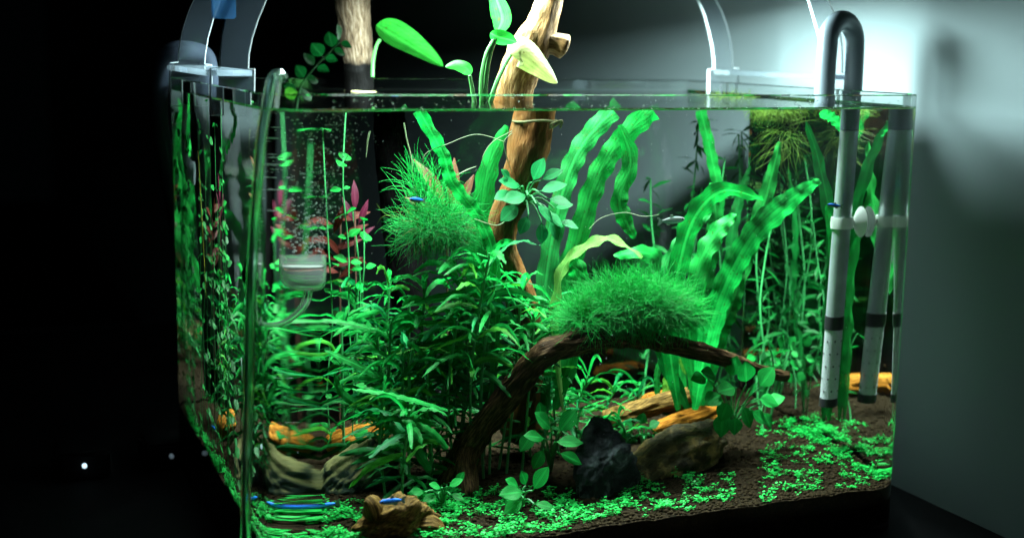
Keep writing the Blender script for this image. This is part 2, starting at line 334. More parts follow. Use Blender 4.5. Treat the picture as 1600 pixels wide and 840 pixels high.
# ---- wood
def wood(name, pts, mat, parent=None, seg=36, step=.0022, rough=.22, stain=None, seed=0, flat=1, endcap=True):
    """pts: (Vector, radius); grain runs along the path"""
    L = sum((V(a[0])-V(b[0])).length for a, b in zip(pts, pts[1:])); n = max(10, int(L/step))
    s = smooth_path([(*p, r) for p, r in pts], n); path = [V(q[:3]) for q in s]; rad = [max(q[3], .0004) for q in s]
    fr = frames(path); vs_, fs, gr, st = [], [], [], []; acc = 0
    for i, (t, N, B) in enumerate(fr):
        if i: acc += (path[i]-path[i-1]).length
        u = i/(n-1); r = rad[i]
        if endcap: r *= min(1, (min(i, n-1-i)+.35)/2.2)**.5
        for j in range(seg):
            a = 2*math.pi*j/seg; c, s_ = math.cos(a), math.sin(a)
            g = V((c*1.7+seed, s_*1.7, acc*28)); lo = noise.noise(V((c*.8+seed*3, s_*.8, acc*16)))
            ri = noise.noise(g*1.6); fi = noise.noise(V((c*5+seed, s_*5, acc*70)))
            rr = r*(1+rough*(1.1*lo+.75*(abs(ri)*-1.5+.45)+.32*fi))
            vs_.append(path[i]+(N*c+B*s_*flat)*rr); gr.append((c*.012+seed*.1, s_*.012, acc*.16)); st.append((stain(u, path[i]) if stain else 0))
    for i in range(n-1):
        for j in range(seg):
            q = (j+1) % seg; fs.append((i*seg+j, i*seg+q, (i+1)*seg+q, (i+1)*seg+j))
    fs.append(tuple(reversed(range(seg)))); fs.append(tuple((n-1)*seg+j for j in range(seg)))
    o = mk(name, vs_, fs, mat, parent, origin=path[0])
    ga = o.data.attributes.new('grain', 'FLOAT_VECTOR', 'POINT'); ga.data.foreach_set('vector', [c for g in gr for c in g])
    sa = o.data.attributes.new('stain', 'FLOAT', 'POINT'); sa.data.foreach_set('value', st)
    return o
def rock(name, c, size, mat, parent=None, rot=0, seed=0, sub=5, amp=.35, cuts=6, shape=None):
    bm = bmesh.new(); bmesh.ops.create_icosphere(bm, subdivisions=sub, radius=1); rg = random.Random(seed); pl = []
    for _ in range(cuts):
        v = V((rg.uniform(-1, 1), rg.uniform(-1, 1), rg.uniform(-.4, 1))).normalized(); pl.append((v, rg.uniform(.6, .85)))
    rm = Matrix.Rotation(rot, 3, 'Z')
    for v in bm.verts:
        p = v.co.copy(); p *= 1+amp*noise.noise(p*1.3+V((seed, 0, 0)))
        for (a, d) in pl:
            e = p.dot(a)-d
            if e > 0: p -= a*e*.85
        p *= 1+.12*noise.noise(p*4+V((seed, 5, 0)))+.075*noise.noise(p*10)+.045*noise.noise(p*24)
        p = V((p.x*size[0], p.y*size[1], p.z*size[2])); v.co = rm @ p
        if shape: v.co = shape(v.co)
    me = bpy.data.meshes.new(name); bm.to_mesh(me); bm.free(); me.polygons.foreach_set('use_smooth', [True]*len(me.polygons))
    return link(name, me, mat, parent, V(c)-(wloc(parent) if parent else V((0, 0, 0))))
# ================================================================== THE SETTING
XW = .572
mk('wall', [(XW, -1.2, -1.1), (XW, 9, -1.1), (XW, 9, 2.4), (XW, -1.2, 2.4), (XW+.1, -1.2, -1.1), (XW+.1, 9, -1.1), (XW+.1, 9, 2.4), (XW+.1, -1.2, 2.4)],
   [(3, 2, 1, 0), (4, 5, 6, 7), (0, 1, 5, 4), (3, 7, 6, 2), (0, 4, 7, 3), (1, 2, 6, 5)], WALL, smooth=False)['kind'] = 'structure'
mk('floor', [(-4, -2, -1.1), (XW-.001, -2, -1.1), (XW-.001, 9, -1.1), (-4, 9, -1.1)], [(0, 1, 2, 3)], BLACK, smooth=False)['kind'] = 'structure'
cab = thing('aquarium_cabinet', 'black matt cabinet the glass tank stands on', 'cabinet', (.25, .2, -1.1))
box('top', (-1.3, -.06, -.365), (XW-.004, 1.0, -.340), BLACK, cab, .002); box('body', (-1.28, -.04, -1.1), (XW-.01, .98, -.366), BLACK, cab, .002)
# ------------------------------------------------------------------ tank
def contour(off, rf=RC, rb=.004, nf=26, nb=4):
    pts = []
    def arc(cx, cyy, r, a0, a1, n):
        for i in range(n+1):
            a = a0+(a1-a0)*i/n; pts.append((cx+r*math.cos(a), cyy+r*math.sin(a)))
    rf2 = max(rf-off, .001); rb2 = max(rb-off, .0008)
    fx = max(rf, off+.001); bx = max(rb, off+.0008); pi = math.pi
    arc(fx, fx, rf2, pi, 1.5*pi, nf); arc(W-fx, fx, rf2, 1.5*pi, 2*pi, nf); arc(W-bx, D-bx, rb2, 0, .5*pi, nb); arc(bx, D-bx, rb2, .5*pi, pi, nb)
    return pts
def rings(levels):
    """levels: (offset, z) -> verts, side faces between following levels (outward for rising z)"""
    vs_, fs = [], []; k = None
    for (o, z) in levels:
        c = contour(o); k = len(c); vs_ += [(x, y, z) for x, y in c]
    for i in range(len(levels)-1):
        for j in range(k):
            q = (j+1) % k; fs.append((i*k+j, i*k+q, (i+1)*k+q, (i+1)*k+j))
    return vs_, fs, k
tank = thing('glass_tank', 'clear glass aquarium with rounded front corners, planted and filled to near the rim', 'aquarium', (W/2, D/2, ZB))
vs_, fs, k = rings([(0, ZB), (0, -.0008), (.0008, 0), (TH-.0008, 0), (TH, -.0008), (TH, -FB+.0018)])
fs.append(tuple(reversed(range(k))))
mk('glass_wall', vs_, fs, G_TANK, tank, sharp=35)
zt = -FB
vs_, fs, k = rings([(TH, ZB+.004), (TH, zt+.0018), (TH+.0006, zt+.0009), (TH+.0018, zt+.0002), (TH+.004, zt), (TH+.012, zt)])
n_side = k; fs.append(tuple(reversed(range(k)))); fs.append(tuple(5*k+j for j in range(k)))
wa = mk('water', vs_, fs, G_WET, sharp=30); wa['kind'] = 'structure'; wa.data.materials.append(G_TOP)
for p in wa.data.polygons:
    if p.index >= k and p.index != 5*k: p.material_index = 1
# ------------------------------------------------------------------ soil
def hgt(x, y): return soilz(x, y)+.0022*noise.noise(V((x*22, y*22, 0)))+.0014*noise.noise(V((x*70, y*70, 3)))+.0007*noise.noise(V((x*260, y*260, 7)))
bm = bmesh.new(); out_c = contour(TH+.0003); NX, NY = 190, 130
lo, hi = TH+.0003, W-TH-.0003; yl, yh = TH+.0003, D-TH-.0003
def inside_snap(x, y):
    r = RC-TH-.0003; cx = None
    if y < yl+r:
        if x < lo+r: cx = lo+r
        elif x > hi-r: cx = hi-r
        if cx is not None:
            v = V((x-cx, y-(yl+r))); m_ = max(abs(v.x), abs(v.y))
            if v.length > 1e-9: v = v*(m_/v.length); return cx+v.x, yl+r+v.y
    return x, y
G = [[None]*(NY+1) for _ in range(NX+1)]
for i in range(NX+1):
    for j in range(NY+1):
        x, y = inside_snap(lo+(hi-lo)*i/NX, yl+(yh-yl)*j/NY); G[i][j] = bm.verts.new((x, y, hgt(x, y)))
for i in range(NX):
    for j in range(NY): bm.faces.new((G[i][j], G[i+1][j], G[i+1][j+1], G[i][j+1]))
loop = [G[i][0] for i in range(NX)]+[G[NX][j] for j in range(NY)]+[G[i][NY] for i in range(NX, 0, -1)]+[G[0][j] for j in range(NY, 0, -1)]
low = [bm.verts.new((v.co.x, v.co.y, ZB+.006)) for v in loop]
for a in range(len(loop)):
    b = (a+1) % len(loop); bm.faces.new((loop[b], loop[a], low[a], low[b]))
me = bpy.data.meshes.new('soil'); bm.to_mesh(me); bm.free(); me.polygons.foreach_set('use_smooth', [True]*len(me.polygons)); me.set_sharp_from_angle(angle=.8)
link('soil', me, SOIL)['kind'] = 'structure'
def many(name, centers, radii, mat, parent=None, squash=.8):
    bm = bmesh.new(); bmesh.ops.create_icosphere(bm, subdivisions=1, radius=1); bv = [v.co.copy() for v in bm.verts]; bf = [tuple(v.index for v in f.verts) for f in bm.faces]; bm.free()
    vs_, fs = [], []
    for c, r in zip(centers, radii):
        b = len(vs_); vs_ += [V(c)+V((v.x, v.y, v.z*squash))*r for v in bv]; fs += [tuple(b+i for i in f) for f in bf]
    return mk(name, vs_, fs, mat, parent)
cs, rs = [], []
for _ in range(5200):
    y = TH+.003+(R_.random()**1.8)*(D-.02); x = rnd(TH+.003, W-TH-.003); x, y = inside_snap(x, y); r = rnd(.0008, .0022)
    cs.append((x, y, hgt(x, y)+r*.15)); rs.append(r)
for _ in range(500):
    x, y = W-TH-rnd(.0006, .004), rnd(.03, D-.01); cs.append((x, y, hgt(x, y)+.0006)); rs.append(rnd(.0007, .0014))
many('soil_pellets', cs, rs, PELLET)['kind'] = 'stuff'
# ================================================================== LAMP (its bar is above the frame, its clear legs are in view)
def rim_y(px):     # depth at which the left rim is seen at that column
    a, b = 0., D
    for _ in range(40):
        m_ = (a+b)/2; v = V((0, m_, 0))-C_; p = 800+F_*v.dot(cr)/v.dot(cf)
        if p > px: a = m_
        else: b = m_
    return a
lampo = thing('aquarium_light', 'clear acrylic legged light bar over the tank rim, bar above the picture', 'aquarium light', (W/2, .18, .09))
y1, y2 = rim_y(356), rim_y(289)
LB = .084
def plate(yy, outl, mirror, name='leg'):
    P = [air(px, py, yy) for px, py in outl]; xz = [(p.x, p.z) for p in P]
    if mirror: xz = [(W-x, z) for x, z in xz][::-1]
    n = len(xz); t = .002; vs_ = [(x, yy-t, z) for x, z in xz]+[(x, yy+t, z) for x, z in xz]
    bm = bmesh.new(); bv = [bm.verts.new(v) for v in vs_]
    bm.faces.new(bv[:n]); bm.faces.new(bv[n:][::-1])
    for i in range(n): q = (i+1) % n; bm.faces.new((bv[i], bv[n+i], bv[n+q], bv[q]))
    bmesh.ops.recalc_face_normals(bm, faces=bm.faces[:]); bmesh.ops.bevel(bm, geom=bm.edges[:], offset=.0004, segments=1, affect='EDGES'); bmesh.ops.triangulate(bm, faces=[f for f in bm.faces if len(f.verts) > 4])
    off = wloc(lampo)
    for v in bm.verts: v.co -= off
    me = bpy.data.meshes.new(name); bm.to_mesh(me); bm.free(); o = link(name, me, ACRYL, lampo); me.materials.append(AEDGE)
    for p in me.polygons:
        if abs(p.normal.y) < .9: p.material_index = 1
    return o
front = [(328, 181), (328, 106), (343, 105), (343.5, 85), (346, 55), (353, 25), (366, -5), (392, -45), (440, -85), (450, -60), (426, -25), (414, 5), (403, 32), (394, 60), (389, 85), (388, 107), (398, 108), (397, 172), (372, 172), (372, 140), (349, 137), (349, 181)]
rear = [(265, 166), (265, 98), (278, 97), (280, 72), (285, 45), (294, 18), (306, -8), (330, -42), (375, -78), (385, -55), (358, -25), (344, 0), (334, 28), (325, 60), (321, 85), (320, 100), (331, 101), (331, 160), (303, 160), (303, 128), (285, 126), (285, 166)]
for mir in (False, True):
    plate(y1, front, mir); plate(y2, rear, mir)
a, b = air(278, 110, y2), air(332, 118, y1)
for mir in (False, True):
    x0, x1, z0, z1 = -.014, .017, .0075, .0115
    if mir: x0, x1 = W-x1, W-x0
    box('crossbar', (x0, y1+.0025, z0), (x1, y2-.0025, z1), ACRYL if mir else FROSTY, lampo, .0004)
c = air(352, 6, y1)
box('clip', (c.x-.010, y1-.006, c.z-.010), (c.x+.006, y1-.0025, c.z+.02), BLUECLIP, lampo, .001); box('clip', (c.x+.002, y1-.008, c.z+.006), (c.x+.016, y1-.0062, c.z+.02), BLUECLIP, lampo, .001)
box('housing', (.085, .125, LB), (W-.045, .232, LB+.018), HOUSING, lampo, .002)
box('added_baffle', (.086, .2325, LB-.008), (W-.046, .2345, LB+.017), HOUSING, lampo)  # unseen lip added to keep lamp light off the far wall
LED = mat_plain('lit_diffuser', (.8, .9, .9), .5, emit=LAMP_COL, es=2)
box('lit_panel', (.095, .145, LB-.001), (W-.055, .212, LB-.0002), LED, lampo)
al = bpy.data.lights.new('lamp_light', 'AREA'); al.shape = 'RECTANGLE'; al.size = W-.155; al.size_y = .06; al.energy = LAMP_W; al.color = LAMP_COL
ao = bpy.data.objects.new('lamp_light', al); COL.objects.link(ao); ao.parent = lampo; ao.location = V((W/2+.02, .178, LB-.003))-V(lampo.location)
# ================================================================== EQUIPMENT
# inlet pipe at the right pane
xi, xo, yp = .476, .5155, None
aa, bb = .02, .25
for _ in range(40):
    m_ = (aa+bb)/2; v = V((xi, m_, -.02))
    # column at which the point is seen under water
    l2, h2 = 900., 1500.
    for _ in range(40):
        q = (l2+h2)/2
        if at(q, 200, m_).x < xi: l2 = q
        else: h2 = q
    if l2 > 1326: aa = m_
    else: bb = m_
yp = aa
pr = .0079
t = thing('intake_pipe', 'grey steel intake pipe hooked over the right rim, black banded strainer below', 'pipe', (xi, yp, -.27))
zj = at(1300, 492, yp+.014).z; ze = at(1293, 620, yp+.018).z; ztop = air(1330, 45, yp).z
lean = -.0035; dy = .016
def on_pipe(z):      # the tube leans a little back and towards the pane on its way down
    u = max(0, (-.03-z)/.21); return V((xi-lean*u, yp+.018*u, z))
pts = [on_pipe(zj), on_pipe(-.12), V((xi, yp, -.03)), V((xi, yp, .012)), V((xi+.0005, yp, ztop-.016))]
for i in range(1, 8):
    a = math.pi*i/8; u_ = (1-math.cos(a))/2; pts.append(V((xi+(xo-xi)*u_, yp+dy*u_, ztop-.014+math.sin(a)*.0205)))
pts += [V((xo, yp+dy, ztop-.018)), V((xo+.0005, yp+dy, -.01)), V((xo+.001, yp+dy, -.10)), V((xo+.006, yp+dy+.004, -.22)), V((xo+.012, yp+dy+.01, -.33))]
tube('upper_tube', [pts[0], pts[1], pts[2]], pr, STEEL, t, 24, 14)
tube('hook', pts[2:], pr*1.02, mat_plain('rubber_hose', (.075, .10, .115), .32, 0, .6), t, 24, 60)
tube('band', [on_pipe(zj-.011), on_pipe(zj)], pr*1.08, RUBBER, t, 24)
tube('strainer', [on_pipe(ze), on_pipe(zj-.011)], pr*.98, MESH_S, t, 24, 10)
tube('end_cap', [on_pipe(ze-.007), on_pipe(ze)], pr*1.04, RUBBER, t, 24)
holes_v, holes_f = [], []
zc = at(1315, 349, yp).z
hp = t
lathe('clip_ring', [(pr*1.02, -.004), (pr*1.22, -.0045), (pr*1.28, 0), (pr*1.22, .0045), (pr*1.02, .004)], on_pipe(zc), (0, 0, 1), WHITE_S, hp)
for i in range(5):
    for j in range(7):
        a = 2*math.pi*j/7+.4*(i % 2); z = ze+.006+(zj-.015-ze-.012)*i/4; c = on_pipe(z)+V((math.cos(a), math.sin(a), 0))*pr*.985; nrm = V((math.cos(a), math.sin(a), 0))
        v1, f1 = lathe_geo([(.0009, .0), (.0007, .0004), (0, .0004)], c, nrm, 6, len(holes_v)); holes_v += v1; holes_f += f1
mk('strainer_holes', holes_v, holes_f, RUBBER, t)['kind'] = 'stuff'
sc_ = thing('suction_cup', 'white round suction cup pressed on the right pane beside the intake pipe', 'suction cup', (W-TH-.001, on_pipe(zc).y, zc))
lathe('cup', [(.0, -.0128), (.0026, -.0128), (.0026, -.0068), (.006, -.005), (.0115, -.0012), (.0125, -.0002), (.0, -.0002)], (W-TH-.0012, on_pipe(zc).y, zc), (1, 0, 0), WHITE_S, sc_, 28)
# return pipe at the back of the left pane
A0 = [atl(291, 178, .022), atl(288, 215, .022), atl(289, 240, .022), atl(296, 262, .030), atl(306, 272, .038)]
t = thing('return_pipe', 'pale grey curved return pipe behind the left pane at the back corner', 'pipe', A0[0])
top = A0[0]
pth = [V((top.x, top.y, -.02)), V((top.x, top.y, .012)), V((top.x-.008, top.y, .021)), V((top.x-.028, top.y, .021)), V((top.x-.034, top.y+.02, .004)), V((top.x-.030, top.y+.06, -.04)), V((top.x-.012, top.y+.10, -.12)), V((top.x+.02, top.y+.12, -.32))]
tube('hose_bend', pth, .0078, HOSE, t, 20, 50); tube('outlet', [V((top.x, top.y, -.02))]+A0[1:], [.0075, .0075, .0078, .0085, .0095], PALEPIPE, t, 20, 30)
c = atl(303, 205, .004); lathe_c = thing('suction_cup', 'black round suction cup on the inner side of the left pane', 'suction cup', (.008, c.y, c.z))
lathe('cup', [(0, .006), (.004, .0065), (.008, .004), (.0145, .001), (.0155, .0002), (0, .0002)], (TH+.001, c.y, c.z), (1, 0, 0), RUBBER, lathe_c, 28)
p0, p1 = atl(310, 236, .012), atl(323, 466, .020)
tag(tube('planting_stick', [p0, (p0+p1)/2+V((.001, 0, 0)), p1], .0011, STICK, None, 8, 12), 'thin straight yellow stick leaning inside the left pane', 'stick')
# CO2 diffuser on the left front corner
dc = at(479, 425, .062); dc = V((.040, .066, dc.z)); cz = dc.z
t = thing('gas_diffuser', 'clear glass gas diffuser bell hanging inside the rounded front corner', 'diffuser', (dc.x, dc.y, cz))
bell = [(.0012, -.0125), (.004, -.0125), (.0068, -.0105), (.0078, -.007), (.0082, -.001), (.0082, .010), (.0078, .010), (.0078, -.001), (.0073, -.0068), (.006, -.0098), (.004, -.0115), (.0012, -.0117)]
lathe('bell', bell, (dc.x, dc.y, cz), (0, 0, 1), GLASSW, t, 28)
lathe('ceramic_disc', [(0, .0022), (.0076, .0022), (.0076, .0034), (0, .0034)], (dc.x, dc.y, cz), (0, 0, 1), WHITE_S, t, 28)
ex, ey = .0165, .0165
inn = [V((dc.x, dc.y, cz-.0125)), V((dc.x-.002, dc.y, cz-.024)), V((dc.x-.010, dc.y-.004, cz-.034)), V((dc.x-.021, dc.y-.009, cz-.033)), V((dc.x-.027, dc.y-.012, cz-.020)), V((.0125, .052, cz+.03)), V((.0125, .046, -.05)), V((.0125, .034, -.012)), V((.0125, .027, .004)), V((.0095, .0185, .0105)), V((.0075, .0155, .0113))]
hollow_tube('inner_tube', inn, .0015, .0009, mat_frost('diffuser_tube_glass', 1.3, .06, (.9, 1, .96)), t, 12, 70)
hs = [(425, 137), (432, 140), (434, 150), (424, 180)]
oo = [V((.0095, .0135, .0115)), V((.0045, .0075, .0095)), V((.0005, .004, -.003))]
for (px, py) in ((409, 210), (401, 300), (393, 420), (390, 520), (388, 620), (385, 730), (383, 850)):
    d = ray(px, py); s_ = (.000-C_.y)/d.y; oo.append(C_+d*s_+V((-.0, -.001, 0)))
h_ = thing('air_hose', 'clear soft hose arching over the rim and down outside the front left corner', 'hose', oo[2])
hollow_tube('tubing', [V((.0135, .019, .0092))]+oo, .0033, .0020, SILIC, h_, 18, 70)
c = atl(394, 430, 0); c2 = thing('suction_cup', 'clear suction cup holding the soft hose on the outside of the left pane', 'suction cup', (-.001, c.y, c.z))
lathe('cup', [(0, .0058), (.003, .006), (.007, .004), (.0155, .0012), (.0172, .0003), (0, .0003)], (-.0003, c.y, c.z), (-1, 0, 0), mat_glass('clear_cup', 1.3, (.9, 1, .97), .15), c2, 28)
# bubbles and specks in the water
cs, rs = [], []
for _ in range(900):
    u = R_.random(); z = cz+.012+u*(.0-FB-cz-.013); sp = .006+.016*u
    cs.append((max(TH+.002, dc.x+rnd()*sp*(.5+R_.random())+.012*u), max(TH+.002, dc.y+rnd()*sp+.03*u*rnd()), z)); rs.append(rnd(.0002, .00062))
many('gas_bubbles', cs, rs, BUBBLE, squash=1)['kind'] = 'stuff'
cs, rs = [], []
for _ in range(420):
    cs.append((rnd(.012, W-.012), rnd(.035, D-.012), -FB-.004-(R_.random()**1.6)*.25)); rs.append(rnd(.0001, .00026))
many('floating_specks', cs, rs, BUBBLE, squash=1)['kind'] = 'stuff'
cs, rs = [], []
for _ in range(300):
    cs.append((rnd(RC, W-RC), TH+.0001, rnd(-FB+.002, -.001) if R_.random() < .6 else -FB+.0016)); rs.append(rnd(.0002, .0004)+.0006*R_.random()**3)
many('water_droplets', cs, rs, mat_glass('droplet', 1.33), squash=.8)['kind'] = 'stuff'
# ================================================================== WOOD AND STONES
wtr = lambda px, py: None
def surf_y(py):          # depth at which the water surface is seen at that row
    d = ray(560, py); return C_.y+d.y*((-FB-C_.z)/d.z)
yA = .326; yB = .158
# trunk one: pale above, black at the water
p = [(air(545, -60, yA), .0155), (air(549, 0, yA), .0150), (air(556, 50, yA), .0138), (air(561, 95, yA), .0128), (air(562, 140, yA), .0126)]
e = p[-1][0]
p += [(V((e.x+.002, e.y, -.06)), .0130), (V((e.x+.010, e.y+.004, -.12)), .0140), (V((e.x+.022, e.y+.006, -.20)), .016), (V((e.x+.035, e.y+.008, -.292)), .020)]
zA = air(560, 92, yA).z
t = thing('upright_driftwood', 'pale driftwood trunk with black wet foot rising from the water at the left', 'driftwood', p[-1][0])
wood('trunk', p, WOOD_DRY, t, seed=3, rough=.20, stain=lambda u, q: .75*max(0, min(1, (zA+.006-q.z)/.012))-.1)
rg = lathe('cord_ring', [(.0132*math.cos(0)+.0009*math.cos(a), .0009*math.sin(a)) for a in [i*math.pi/4 for i in range(9)]], air(563, 143, yA), (.05, 0, 1), CORD, None, 28)
tag(rg, 'cream cord ring round the left trunk at the water line', 'cord')
# trunk two
p = [(air(868, -38, yB), .0098), (air(860, 0, yB), .0100), (air(847, 40, yB), .0118), (air(832, 70, yB), .0150), (air(815, 105, yB), .0158), (air(803, 140, yB), .0150)]
p += [(at(835, 190, yB), .0148), (at(826, 240, yB), .0150), (at(812, 290, yB+.004), .0130), (at(790, 340, yB+.008), .0110), (at(785, 385, yB+.012), .0115), (at(800, 430, yB+.016), .0120), (at(815, 475, yB+.02), .012), (at(825, 560, yB+.03), .013), (at(815, 690, yB+.04), .016)]
t = thing('upright_driftwood', 'tan driftwood trunk with a knobby side stub, tied with cord under water', 'driftwood', p[-1][0])
wood('trunk', p, WOOD_TAN, t, seed=9, rough=.20, stain=lambda u, q: .02 if q.z > -.008 else .33)
wood('stub', [(air(832, 66, yB), .009), (air(852, 66, yB-.004), .0085), (air(868, 68, yB-.006), .0082), (air(880, 72, yB-.008), .0098), (air(887, 75, yB-.009), .0085)], WOOD_TAN, t, seed=21, rough=.30)
ck = at(838, 190, yB)
loopp = []
for i in range(25):
    a = 2*math.pi*i/24; loopp.append(V((ck.x+math.cos(a)*.0178, ck.y+math.sin(a)*.0172, ck.z+.0025*math.cos(a+.4)+.0006*math.sin(3*a)-.0022*math.cos(a)*1.2)))
kt = thing('tied_cord', 'cream cord knotted round the tan trunk just under water', 'cord', ck)
tube('loop', loopp, .0009, CORD, kt, 8, 60)
kp = at(868, 194, yB-.016)
tube('knot', [kp+V((.0035*math.cos(a*1.7)*(1+.1*a), -.001*a*.2, .003*math.sin(a*2.1))) for a in range(9)], .0009, CORD, kt, 8, 60)
# arching branch
p = [(ground(706, 760)+V((0, 0, -.004)), .0125), (at(732, 700, .148), .0112), (at(775, 638, .138), .0100), (at(818, 584, .124), .0108), (at(850, 555, .116), .0114), (at(895, 536, .112), .0098), (at(940, 526, .112), .0078), (at(1005, 530, .118), .0070), (at(1080, 545, .128), .0056), (at(1140, 562, .136), .0048), (at(1195, 580, .142), .0042), (at(1232, 588, .144), .0032)]
t = thing('driftwood_branch', 'dark brown driftwood branch arching over the middle of the tank floor', 'driftwood', p[0][0])
wood('branch', p, WOOD_DARK, t, seed=5, rough=.55)
wood('offshoot', [(at(742, 690, .15), .006), (at(728, 720, .135), .0065), (ground(735, 775)+V((0, 0, -.003)), .007)], WOOD_DARK, t, seed=31, rough=.35)
def log(label, pts, mat, seed, rough=.45, flat=1):
    P = [(q, r) for q, r in pts]; t = thing('driftwood_piece', label, 'driftwood', P[0][0], 'loose pieces of driftwood on the tank floor'); wood('piece', P, mat, t, seed=seed, rough=rough, flat=flat); return t
g = ground(560, 706); log('orange driftwood chunk lying behind the ridged stone at the left', [(at(512, 698, .262), .008), (at(535, 690, .262), .0125), (at(572, 682, .26), .0115), (at(612, 670, .255), .008)], WOOD_OR, 12, .5)
log('brown driftwood log lying under the right end of the arching branch', [(at(945, 655, .20), .007), (at(1000, 640, .21), .009), (at(1060, 622, .215), .0085), (at(1108, 608, .22), .006)], WOOD_OL, 14)
log('short orange driftwood wedge in front of the brown log', [(at(1020, 672, .19), .006), (at(1058, 660, .19), .0078), (at(1100, 648, .195), .0075), (at(1125, 640, .2), .004)], WOOD_OR, 17)
log('orange driftwood stub behind the brown log, mirrored beside the intake pipe', [(at(1000, 628, .285), .006), (at(1035, 626, .285), .009), (at(1070, 624, .285), .0085), (at(1098, 622, .28), .005)], WOOD_OR, 19)
t = thing('driftwood_knot', 'rugged brown driftwood lump on the soil at the front left', 'driftwood', ground(625, 828))
kc = ground(625, 830)
rock('knot', kc+V((0, 0, .011)), (.028, .017, .0165), None, t, .2, 41, 5, .4, 3)
kme = t.children[0].data; kme.materials.append(WOOD_OL)
for v in kme.vertices:
    q = v.co; v.co = q*(1+.16*noise.noise(V((q.x*60+q.z*40, q.y*30, q.z*160-q.x*90)))+.07*noise.noise(V((q.x*150, q.y*90, q.z*420))))
ga = kme.attributes.new('grain', 'FLOAT_VECTOR', 'POINT'); ga.data.foreach_set('vector', [c for v in kme.vertices for c in (v.co.x*.25+v.co.z*.3, v.co.y*.4, v.co.z*1.0-v.co.x*.5)])
for i, (dx, dz, dx2, dz2) in enumerate(((-.02, .014, -.026, .028), (.0, .006, .012, .022), (.012, .004, .030, -.004))):
    wood('root_arm', [(kc+V((dx, -.006, dz)), .0075), (kc+V(((dx+dx2)/2, -.010, (dz+dz2)/2+.004)), .0062), (kc+V((dx2, -.008, dz2)), .004)], WOOD_OL, t, seed=50+i, rough=.35)
# stones
c = at(575, 742, .185)
t = thing('stone', 'grey green stone with a pale sloping ridge at the left', 'stone', ground(560, 790))
def shear(v): return V((v.x, v.y, v.z+v.x*.52*(1 if v.z > -.012 else .3)))
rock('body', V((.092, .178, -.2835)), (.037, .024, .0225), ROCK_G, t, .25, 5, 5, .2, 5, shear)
t = thing('stone', 'dark jagged stone in the middle below the arching branch', 'stone', ground(940, 770))
g = ground(940, 772); rock('body', g+V((.004, .018, .018)), (.030, .024, .034), ROCK_D, t, .5, 8, 5, .45, 8)
t = thing('stone', 'mottled brown stone sloping up to the right at centre right', 'stone', ground(1070, 745))
g = ground(1065, 742); rock('body', g+V((.008, .03, .010)), (.048, .034, .026), ROCK_B, t, .3, 10, 5, .3, 6, lambda v: V((v.x, v.y, v.z+v.x*.32)))
cs, rs = [], []
# ================================================================== MOSS
def strands(name, n, core, rad, length, mat, parent, up=.35, wr=.00028, curl=.5, seed=0, bias=V((0, 0, 0)), segs=6, lower=-.2):
    rg = random.Random(seed); vs_, fs = [], []
    for _ in range(n):
        while True:
            d = V((rg.uniform(-1, 1), rg.uniform(-1, 1), rg.uniform(lower, 1)))
            if .1 < d.length < 1: break
        d.normalize(); sc0 = rg.uniform(.25, .95)
        p = core+V((d.x*rad[0], d.y*rad[1], d.z*rad[2]))*sc0
        v = (d*.8+V((rg.uniform(-1, 1), rg.uniform(-1, 1), rg.uniform(-1, 1)))*.7+V((0, 0, up))+bias).normalized(); L = length*rg.uniform(.5, 1.25); pts = [p.copy()]
        tw = V((rg.uniform(-1, 1), rg.uniform(-1, 1), rg.uniform(-1, 1)))*curl
        for k_ in range(segs):
            v = (v+tw*.35+V((0, 0, -.10*k_/segs))).normalized(); p = p+v*(L/segs); pts.append(p.copy())
            tw = tw*.8+V((rg.uniform(-1, 1), rg.uniform(-1, 1), rg.uniform(-1, 1)))*curl*.5
        b = len(vs_); r = [wr*(1-.75*i/segs) for i in range(segs+1)]
        v1, f1 = tube_geo(pts, r, 3, False, b); vs_ += v1; fs += f1
    o = mk(name, vs_, fs, mat, parent); o['kind'] = 'stuff'; return o
c = at(985, 488, .125)
t = thing('moss_ball', 'big fluffy green moss tuft growing on top of the arching branch', 'moss', at(985, 520, .12), 'moss tufts')
strands('strands', 7000, c+V((0, 0, .003)), (.049, .030, .020), .025, MOSS, t, up=.12, curl=1.0, seed=1, lower=-.6, wr=.00023, segs=7)
strands('strands', 900, at(1062, 490, .13), (.020, .02, .012), .022, MOSS, t, up=.1, curl=.8, seed=11, lower=-.6, wr=.00028)
strands('strands', 900, at(915, 500, .12), (.018, .02, .012), .024, MOSS, t, up=.1, curl=.8, seed=12, lower=-.6, wr=.00028)
strands('debris', 420, at(985, 490, .125), (.05, .028, .016), .016, MOSS_Y, t, up=.0, curl=.9, seed=13, lower=-.8, wr=.00030)
c = at(682, 352, .17)
t = thing('moss_tuft', 'airy green moss tuft hanging at the left trunk, left of the tan trunk', 'moss', c, 'moss tufts')
strands('strands', 1300, c, (.031, .025, .019), .023, MOSS_K, t, wr=.00026, up=.05, seed=2, lower=-1, curl=.8, bias=V((.25, -.1, .0)))
strands('debris', 220, c, (.036, .028, .022), .018, MOSS_Y, t, up=-.2, curl=.9, seed=14, lower=-1, wr=.00028)
strands('strands', 130, at(665, 310, .17), (.014, .012, .018), .030, MOSS_K, t, up=.8, seed=3, lower=-.2, curl=.6)
c = at(1205, 192, .235)
t = thing('floating_moss', 'olive brown floating moss under the water surface at the right', 'moss', c, 'moss tufts')
strands('strands', 800, V((c.x, c.y-.01, -FB-.008)), (.026, .03, .006), .012, MOSS_Y, t, up=-.25, seed=4, lower=-1, curl=.8, wr=.00032)
strands('strands', 140, V((c.x+.002, c.y-.02, -FB-.030)), (.012, .03, .022), .026, MOSS_Y, t, up=-.6, seed=5, lower=-1, curl=.5, wr=.0003)
